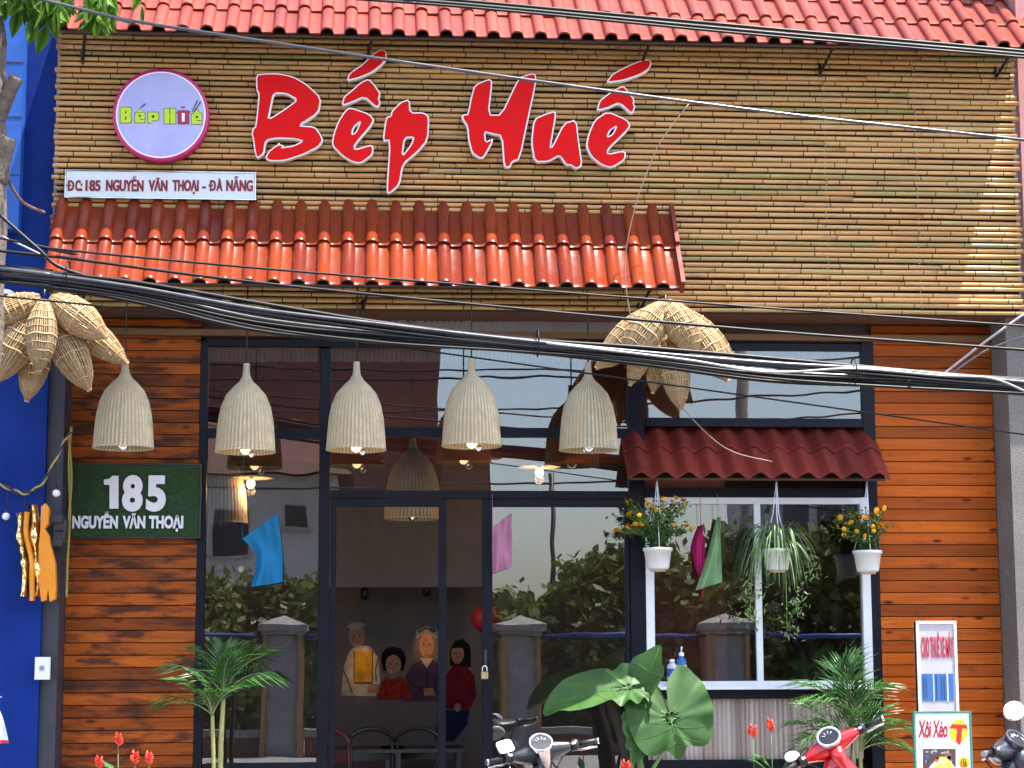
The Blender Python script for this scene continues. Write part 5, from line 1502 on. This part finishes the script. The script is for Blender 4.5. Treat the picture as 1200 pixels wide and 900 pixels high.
# ------------------------------------------------------------------ motorbikes
def loft(m, secs, n=16, mi=0, p=2.6, axis='x'):
    """secs: (centre, half-width a, half-height b); rings across the given axis"""
    prev = None
    for (c, a, b) in secs:
        c = Vector(c); vs = []
        for i in range(n):
            t = 2*PI*i/n; ct, st = math.cos(t), math.sin(t)
            x = a*math.copysign(abs(ct)**(2/p), ct); y = b*math.copysign(abs(st)**(2/p), st)
            vs.append(c + (Vector((0,x,y)) if axis == 'x' else Vector((x,0,y)) if axis == 'y' else Vector((x,y,0))))
        q = m.add(vs)
        if prev is not None: m.skin(prev, q, n, mi, True)
        else: m.face([q+i for i in range(n)][::-1], mi)
        prev = q
    m.face([prev+i for i in range(n)], mi)
def scooter(name, label, loc, head, lean, paint, trim, cowl_mat, mirrors=(), steer=0, roll=0, emblem=None, cowl_accent=None):
    r = thing(name, label, 'motorbike', loc)
    r.rotation_mode = 'ZYX'
    r.rotation_euler = (0, math.radians(lean), math.radians(head))
    def part(nm, m, mats, par=None): 
        return link(nm, m.mesh(nm, mats), par or r)
    MY = Matrix.Rotation(math.radians(90), 3, 'Y')
    for (yw_, nm) in ((.62,'front_wheel'),(-.60,'rear_wheel')):
        m = MB(); c = Vector((0,yw_,.285))
        m.lathe([(.215,-.035),(.25,-.045),(.275,-.035),(.287,0),(.275,.035),(.25,.045),(.215,.035)], 36, c, 0, M=MY)
        w = part(nm, m, M_RUBBER)
        m = MB(); m.lathe([(.215,-.03),(.20,-.03),(.20,.03),(.215,.03)], 36, c, M=MY); m.lathe([(.05,-.05),(.05,.05)], 14, c, M=MY)
        for i in range(5):
            a = 2*PI*i/5; m.tube([c+Vector((0,math.cos(a)*.04,math.sin(a)*.04)), c+Vector((0,math.cos(a)*.205,math.sin(a)*.205))], .016, 6)
        part('rim', m, M_CHROME if False else M_BLACK, w)
    m = MB(); loft(m, [((0,.86,.30),.05,.01),((0,.80,.46),.085,.05),((0,.66,.575),.10,.035),((0,.50,.56),.10,.04),((0,.36,.46),.085,.04)], 14, axis='y'); part('front_mudguard', m, paint)
    m = MB(); 
    for s in (-1,1): m.tube([(s*.075,.62,.285),(s*.07,.47,.70)], .022, 8)
    part('fork', m, M_CHROME)
    m = MB(); loft(m, [((0,.40,.20),.15,.05),((0,.42,.35),.20,.075),((0,.43,.55),.215,.085),((0,.42,.72),.18,.085),((0,.40,.84),.11,.075),((0,.385,.92),.07,.06)], 18, axis='z'); part('leg_shield', m, paint)
    m = MB(); loft(m, [((0,.40,.22),.13,.06),((0,.2,.235),.15,.07),((0,-.1,.30),.12,.10),((0,-.4,.42),.13,.14),((0,-.7,.56),.13,.14),((0,-.98,.68),.09,.08),((0,-1.08,.72),.04,.03)], 16, axis='y'); part('body', m, paint)
    m = MB(); loft(m, [((0,.0,.62),.06,.03),((0,-.12,.70),.12,.05),((0,-.4,.735),.14,.05),((0,-.7,.76),.135,.05),((0,-.92,.765),.08,.035)], 16, axis='y'); part('seat', m, M_RUBBER)
    m = MB(); m.box((-.07,-1.12,.60),(.07,-1.05,.67)); part('tail_light', m, plain('red_lens', (.5,.01,.01), .2))
    m = MB(); m.tube([(.14,.1,.25),(.17,-.3,.28),(.18,-.9,.40)], [.025,.05,.055], 10); part('exhaust', m, M_CHROME)
    m = MB(); m.tube([(-.12,.02,.24),(-.26,-.06,.02)], .012, 6); part('side_stand', m, M_BLACK)
    # steering head group
    m = MB(); m.tube([(-.35,-.07,.035),(-.20,-.02,.045),(0,0,.03),(.20,-.02,.045),(.35,-.07,.035)], .012, 8); m.tube([(0,0,-.12),(0,0,.03)], .025, 8)
    hd2 = link('handlebar', m.mesh('handlebar', M_CHROME), r, (0,.385,.95), (math.radians(-18),math.radians(roll),math.radians(steer)))
    m = MB(); loft(m, [((-.235,-.035,.045),.022,.018),((-.17,-.015,.045),.055,.036),((-.09,.01,.045),.085,.060),((0,.02,.055),.10,.085),((.09,.01,.045),.085,.060),((.17,-.015,.045),.055,.036),((.235,-.035,.045),.022,.018)], 20)
    cw = part('handlebar_cowl', m, cowl_mat, hd2)
    m = MB(); loft(m, [((0,-.065,.0),.052,.055),((0,-.05,-.07),.045,.05),((0,-.035,-.14),.028,.04),((0,-.03,-.19),.012,.03)], 12, axis='z'); part('column_cover', m, cowl_mat, hd2)
    if emblem is not None:
        m = MB(); q = m.add([(-.042,-.125,.03),(.042,-.125,.03),(.026,-.115,-.05),(0,-.092,-.125),(-.026,-.115,-.05),(0,-.135,-.02)])
        for f in ((0,5,1),(1,5,2),(2,5,3),(3,5,4),(4,5,0)): m.face([q+i for i in f][::-1], 0, True)
        part('emblem_trim', m, emblem, hd2)
    T = Matrix.Rotation(math.radians(62), 3, 'X')
    m = MB(); m.lathe([(.0740,-.02),(.082,.012),(.080,.024),(.070,.024),(.066,.014)], 28, (0,-.075,.085), 0, M=T); m.lathe([(.067,.013),(.001,.013)], 28, (0,-.075,.085), 1, M=T)
    for a_ in (0.6,1.2,1.9,2.5):
        tt = Vector((math.cos(a_)*.045, math.sin(a_)*.045, .0165)); m.tube([Vector((0,-.075,.085))+T@(tt*.5+Vector((0,0,.008))), Vector((0,-.075,.085))+T@tt], .0035, 4, 2)
    part('gauge', m, [trim, plain('dial', (.02,.025,.03), .15), M_WHITE], hd2)
    m = MB(); m.ball((0,.115,.045), .075, 14, 9, 0, (1.2,.5,.9)); part('headlight', m, plain('lamp_lens', (.7,.72,.75), .08), hd2)
    for s in (-1,1):
        m = MB(); m.tube([(s*.245,-.04,.045),(s*.375,-.085,.032)], [.019,.018], 12); m.tube([(s*.372,-.084,.032),(s*.385,-.088,.031)], .022, 12, 1); g_ = part('grip', m, [M_RUBBER, M_CHROME], hd2)
        m = MB(); loft(m, [((s*.20,-.03,.045),.035,.034),((s*.222,-.038,.045),.042,.040),((s*.25,-.045,.043),.036,.034)], 12); m.box((s*.215-.012,-.085,.04),(s*.215+.012,-.07,.056),1); part('switch', m, [M_BLACK, M_WHITE], hd2)
        m = MB(); m.tube([(s*.22,.01,.035),(s*.27,.005,.018),(s*.36,-.045,.005)], [.009,.008,.007], 8); m.ball((s*.365,-.048,.004), .010, 8, 6); part('brake_lever', m, M_CHROME, hd2)
        m = MB(); m.tube(spline([(s*.20,.02,.03),(s*.16,.10,.02),(s*.08,.09,-.10),(s*.03,.02,-.25)], 5), .006, 5); part('brake_cable', m, M_RUBBER, hd2)
    for (s, mp, mr, rot, shp) in mirrors:
        m = MB(); mp = Vector(mp); m.tube(spline([Vector((s*.17,-.02,.07)), Vector((s*.19,-.0,.07))*.5+mp*.5+Vector((0,.01,0)), mp], 4), .0065, 6); mm2 = part('mirror', m, M_CHROME if shp != 'round' else M_BLACK, hd2)
        m = MB(); a_, b_ = mr
        pw = 2.0 if shp == 'round' else 4.5
        def rg(k_, y): return m.add([(a_*k_*math.copysign(abs(math.cos(t))**(2/pw), math.cos(t)), y, b_*k_*math.copysign(abs(math.sin(t))**(2/pw), math.sin(t))) for t in [2*PI*i/28 for i in range(28)]])
        r0, r1, r2, r3 = rg(.5,.022), rg(.95,.012), rg(1.0,-.004), rg(.90,-.008)
        m.skin(r1, r0, 28, 0); m.skin(r2, r1, 28, 0); m.skin(r3, r2, 28, 0); m.face([r3+i for i in range(28)][::-1], 1); m.face([r0+i for i in range(28)], 0)
        hdm = link('mirror_head', m.mesh('mirror_head', [M_BLACK if shp != 'round' else M_CHROME, M_MIRROR]), mm2, mp, rot)
    return r
M_MIRROR = N('mirror').set((.92,.94,.95), .02, 1.0)
M_PBLACK = plain('matt_black_paint', (.022,.022,.024), .38, coat=.3)
M_PRED = plain('red_paint', (.62,.006,.010), .25, coat=.8, var=.05)
M_PDARK = plain('dark_blue_grey_paint', (.035,.042,.058), .35, coat=.4)
pk = P(664, 856, -1.9)
scooter('motorbike', 'black motorbike with chrome ringed gauge parked before the sliding door, nose to the shop', (pk.x+.05, pk.y-.36, .02), 7, -10, M_PBLACK, M_CHROME, M_PBLACK,
        mirrors=((-1,(-.235,-.06,.115),(.062,.050),(math.radians(-12),math.radians(-8),math.radians(12)),'square'),), emblem=plain('copper_trim', (.55,.36,.28), .3, metal=.5))
pk = P(1012, 866, -2.0)
scooter('motorbike', 'glossy red motorbike with silver gauge leaning beside the bushy palm', (pk.x-.03, pk.y-.36, .05), -8, -13, M_PRED, plain('silver_trim', (.72,.72,.76), .25, metal=.6), M_PRED,
        mirrors=((-1,(-.27,-.05,.10),(.055,.036),(math.radians(-10),math.radians(12),math.radians(12)),'round'),), steer=8, roll=-14)
pk = P(1222, 872, -1.9)
scooter('motorbike', 'dark grey motorbike cut off by the right edge, its round mirror raised', (pk.x+.06, pk.y-.30, .02), 24, -6, M_PDARK, M_PDARK, M_PDARK,
        mirrors=((1,(.15,-.04,.29),(.088,.072),(math.radians(-24),math.radians(-28),math.radians(-14)),'round'),), steer=10)

# ------------------------------------------------------------------ furniture inside
def table(c, label, top=(.7,.7), h=.75):
    r = thing('dining_table', label, 'table', c, 'dark tables inside')
    m = MB(); m.box((-top[0]/2,-top[1]/2,h-.03),(top[0]/2,top[1]/2,h)); link('tabletop', m.mesh('tabletop', M_BLACK), r)
    for sx in (-1,1):
        for sy in (-1,1):
            m = MB(); m.box((sx*(top[0]/2-.05)-.02, sy*(top[1]/2-.05)-.02, 0),(sx*(top[0]/2-.05)+.02, sy*(top[1]/2-.05)+.02, h-.032)); link('leg', m.mesh('leg', M_BLACK), r)
def chair(c, rz, label, mat, back=True):
    r = thing('dining_chair', label, 'chair', c, 'dark chairs inside', (0,0,rz))
    m = MB(); m.box((-.2,-.2,.43),(.2,.2,.46)); link('seat', m.mesh('seat', mat), r)
    for sx in (-1,1):
        for sy in (-1,1):
            m = MB(); m.tube([(sx*.17,sy*.17,.43),(sx*.20,sy*.20,0)], .015, 6); link('leg', m.mesh('leg', M_BLACK), r)
    if back:
        m = MB()
        for sx in (-1,1): m.tube([(sx*.18,.19,.46),(sx*.18,.23,.86)], .014, 6)
        m.tube([( .2*math.cos(PI*i/10), .24, .80+.12*math.sin(PI*i/10)) for i in range(11)], .018, 6); m.box((-.17,.225,.66),(.17,.245,.74))
        link('backrest', m.mesh('backrest', mat), r)
fz = ZP+.012
for u, y, lab in ((425,2.05,'dark table in front of the mural at the left'),(495,2.1,'dark table in front of the mural beside the door stile')):
    p = P(u, 840, y); table((p.x, y, fz), lab)
M_DRED = plain('dark_red_seat', (.10,.02,.02), .5)
for i, (u, y, rz, lab, mt) in enumerate(((403,1.6,2.6,'dark red chair just inside the door at the left',M_DRED),(445,1.5,.3,'black chair with its back to the left table',M_BLACK),(478,1.65,-.4,'black chair between the two tables',M_BLACK),(545,2.2,1.5,'black stool by the wall near the sliding door',M_BLACK))):
    p = P(u, 840, y); chair((p.x, y, fz), rz, lab, mt)
ln = thing('red_lantern', 'round dark red lantern inside the sliding door', 'lantern', P(571, 725, 2.0))
m = MB(); m.ball((0,0,0), .14, 20, 12, 0, (1,1,.88)); link('lantern_body', m.mesh('lantern_body', plain('red_silk', (.33,.012,.02), .6)), ln)
m = MB(); m.tube([(0,0,.12),(0,0,.14)], .05, 12); m.tube([(0,0,-.14),(0,0,-.12)], .05, 12); m.tube([(0,0,.14),(0,0,1.0)], .003, 5); m.tube([(0,0,-.14),(0,0,-.38)], [.012,.02], 8); link('fittings', m.mesh('fittings', M_BLACK), ln)

# ------------------------------------------------------------------ the other side of the street (seen in the glass)
YF = -15.6
M_PILLAR = mat_rough_wall('pillar_plaster', (.20,.20,.215), (.33,.33,.35), 10, .2)
M_OCHRE = plain('ochre_edge', (.34,.19,.07), .8)
def mx_(u, Yo): return (u-430.0)/F*(16.0-Yo)
for i, u in enumerate((-60, 333, 607, 850, 1130)):
    x = mx_(u, YF); r = thing('gate_pillar', ('grey fence pillar mirrored far left, outside the left window','grey fence pillar mirrored in the left fixed window','grey fence pillar mirrored in the sliding door','grey fence pillar mirrored in the service window','grey fence pillar across the street, furthest right')[i], 'pillar', (x, YF, 0), 'fence pillars mirrored in the glass')
    m = MB(); m.box((-.26,-.26,0),(.26,.26,1.98)); link('shaft', m.mesh('shaft', M_PILLAR), r)
    m = MB()
    for sx in (-1,1):
        for sy in (-1,1): m.box((sx*.285-.035,sy*.285-.035,0),(sx*.285+.035,sy*.285+.035,1.99))
    link('corner_edge', m.mesh('corner_edge', M_OCHRE), r)
    m = MB(); m.box((-.34,-.34,1.995),(.34,.34,2.06)); m.box((-.40,-.40,2.062),(.40,.40,2.16)); q = m.add([(-.40,-.40,2.162),(.40,-.40,2.162),(.40,.40,2.162),(-.40,.40,2.162),(0,0,2.32)])
    for f in ((0,1,4),(1,2,4),(2,3,4),(3,0,4)): m.face([q+k_ for k_ in f])
    link('cap', m.mesh('cap', M_CONC), r)
xs_ = [mx_(u, YF) for u in (-60,333,607,850,1130)]
for i in range(4):
    a, b_ = xs_[i]+.34, xs_[i+1]-.34
    r = thing('low_wall', ('low brick wall under the hedge','low brick wall mirrored behind the potted palm','low brick wall mirrored behind the black motorbike','low brick wall mirrored below the service window')[(0,1,2,3)[i]], 'wall', ((a+b_)/2, YF, 0), 'low fence walls across the street')
    m = MB(); m.box((a,YF-.10,0),(b_,YF+.10,.42)); bt = plain('old_brick', (.15,.075,.05), .85, var=.4); put('wall_face', m, bt, r)
    m = MB(); m.box((a,YF-.16,.422),(b_,YF+.16,.53)); put('coping', m, M_CONC, r)
    m = MB(); m.tube([(a-.05,YF,1.98),(b_+.05,YF,1.98)], .035, 8); put('rail', m, plain('blue_rail', (.01,.04,.22), .4), r)
M_HEDGE = mat_leaf('hedge_leaf', (.05,.09,.018), (.19,.19,.04), .5, .3, 2)
def shrub(label, c, rad, hgt, nleaf, seed, L=.16, group='trees behind the opposite fence'):
    r = thing('garden_tree', label, 'tree', c, group); rr = random.Random(seed)
    m = MB(); m.tube([(0,0,0),(.05,0,hgt*.3),(0,.05,hgt*.6)], [.09,.07,.03], 8)
    for k_ in range(6):
        a = rr.uniform(0,6); m.tube([(0,0,hgt*.3),(math.cos(a)*rad*.6,math.sin(a)*rad*.6,hgt*rr.uniform(.5,.85))], [.04,.012], 6)
    link('trunk', m.mesh('trunk', M_BARK), r)
    m = MB(); cl = [Vector((rr.uniform(-1,1)*rad*.75, rr.uniform(-1,1)*rad*.6, hgt*rr.uniform(.18,.92))) for _ in range(26)]
    for i in range(nleaf):
        c_ = rr.choice(cl); p = c_+Vector((rr.gauss(0,.30), rr.gauss(0,.30), rr.gauss(0,.24)))*rad*.6
        d = Vector((rr.gauss(0,1), rr.gauss(0,1), rr.gauss(-.2,.8))).normalized(); s2 = d.cross(Vector((rr.gauss(0,1),rr.gauss(0,1),rr.gauss(0,1)))).normalized()
        l = L*rr.uniform(.6,1.2); w = l*.3
        q = m.add([p, p+d*l*.5+s2*w, p+d*l, p+d*l*.5-s2*w]); m.face((q,q+1,q+2,q+3))
    link('crown', m.mesh('crown', M_HEDGE), r, kind='stuff')
for i, (u, h, rd, lab) in enumerate(((300,3.0,1.5,'round bushy tree mirrored behind the blue flag'),(450,3.2,1.4,'bushy tree mirrored in the dark open doorway'),(590,2.6,1.1,'low leafy shrub mirrored behind the padlock'),(660,2.8,1.3,'leafy tree mirrored in the sliding door'),
                                     (742,3.7,1.3,'tall leafy tree mirrored next to the frame post'),(830,3.6,1.4,'loose tree mirrored behind the green flag'),(940,3.9,1.6,'dark tree mirrored behind the spider plant'),(1040,4.4,1.6,'tallest tree mirrored at the right edge of the window'),(180,3.3,1.6,'bushy tree across the street at the far left'))):
    shrub(lab, (mx_(u,-18.2), -18.2, 0), rd, h, 6500, 40+i, .24)
# house and shop across the street
hs = thing('opposite_house', 'pale house with dark window and red roof mirrored in the left window', 'house', (mx_(290,-31), -31, 0))
hx0, hx1 = mx_(120,-31), mx_(392,-31)
m = MB(); m.box((hx0,-37,0),(hx1,-31,6.0)); put('wall', m, plain('pale_house_wall', (.42,.40,.39), .85), hs)
for (ua, va, ub, vb) in ((332,592,358,618),(250,600,290,650)):
    xa_, xb_ = mx_(ua,-31), mx_(ub,-31); za = 1.6+(773-va)/F*47; zb = 1.6+(773-vb)/F*47
    m = MB(); m.box((xa_,-31.02,zb),(xb_,-30.97,za)); w = put('window', m, plain('house_window', (.03,.03,.035), .2), hs)
    m = MB(); m.box((xa_-.08,-30.99,zb-.10),(xb_+.08,-30.90,zb-.003)); put('window_sill', m, M_CONC, w)
m = MB(); q = m.add([(hx0-.4,-30.5,6.0),(hx1+.4,-30.5,6.0),(hx1+.4,-37.5,6.0),(hx0-.4,-37.5,6.0),(hx0+1,-34,7.7),(hx1-1,-34,7.7)])
for f in ((0,1,5,4),(1,2,5),(2,3,4,5),(3,0,4)): m.face([q+k_ for k_ in f])
put('roof', m, plain('old_brown_roof', (.10,.045,.035), .9), hs)
hs = thing('opposite_shop', 'reddish brown building with stepped roof mirrored in the upper panes', 'building', (mx_(480,-36), -36, 0))
hx0, hx1, hx2 = mx_(225,-38), mx_(515,-36), mx_(572,-36)
RBW = plain('red_brown_wall', (.17,.070,.052), .85)
m = MB(); m.box((hx0,-46,0),(hx1,-38,11.2)); m.box((hx1+.01,-44,0),(hx2,-36,8.0)); put('wall', m, RBW, hs)
m = MB(); m.box((hx1-.1,-35.9,6.9),(hx2+.3,-35.0,7.05)); put('canopy', m, M_TERRA, hs)
m = MB(); m.box((hx0-.2,-46.2,11.202),(hx1+.2,-37.8,11.5)); put('parapet', m, M_GREYW, hs)
for i in range(1):
    xx = hx1+.4; m = MB(); m.box((xx,-35.99,4.4),(xx+.7,-35.94,6.0)); put('window', m, plain('shop_window', (.02,.02,.025), .2), hs)
hs = thing('tall_house', 'grey tall house far across the street mirrored in the right upper pane', 'house', (mx_(1000,-48), -48, 0))
hx0, hx1 = mx_(905,-48), mx_(1100,-48)
m = MB(); m.box((hx0,-56,0),(hx1,-48,8.4)); put('wall', m, plain('grey_house_wall', (.34,.34,.36), .85), hs)
m = MB(); m.box((hx0-.3,-56.3,8.402),(hx1+.3,-47.7,8.65)); put('roof', m, M_CONC, hs)
for i in range(4):
    xx = hx0+.5+i*(hx1-hx0-1.0)/4; m = MB(); m.box((xx,-47.99,5.6),(xx+.8,-47.94,7.2)); put('window', m, plain('tall_house_window', (.03,.035,.04), .2), hs)
for (u, Yo, h, lab) in ((875,-24,10.5,'thick grey utility pole mirrored in the right upper pane'),(645,-22,5.2,'slim dark pole mirrored in the sliding door')):
    r = thing('utility_pole', lab, 'utility pole', (mx_(u,Yo), Yo, 0), 'poles across the street')
    m = MB(); m.tube([(0,0,0),(0,0,h)], [.15 if h > 8 else .06, .11 if h > 8 else .05], 12); link('shaft', m.mesh('shaft', M_CONC if h > 8 else M_BLACK), r)
    m = MB(); m.tube([(-.8,0,h-.5),(.8,0,h-.5)], .04, 6); link('crossarm', m.mesh('crossarm', M_BLACK), r)
for i, (za, zb, sg) in enumerate(((7.6,7.9,.5),(7.1,7.5,.7),(6.6,7.0,.6),(8.6,8.2,.9),(5.4,5.8,.5))):
    m = MB(); m.tube([(x, -23.6-.1*i, za+(zb-za)*(x+14)/28 - sg*(1-(x/14)**2)) for x in [ -14+28*k_/24 for k_ in range(25)]], .022, 5)
    tag(put('street_cable', m, M_CABLE), ('second highest','middle','fourth highest','highest','lowest')[i]+' thin black cable of the far street, mirrored in the panes', 'cable', 'cables across the street')
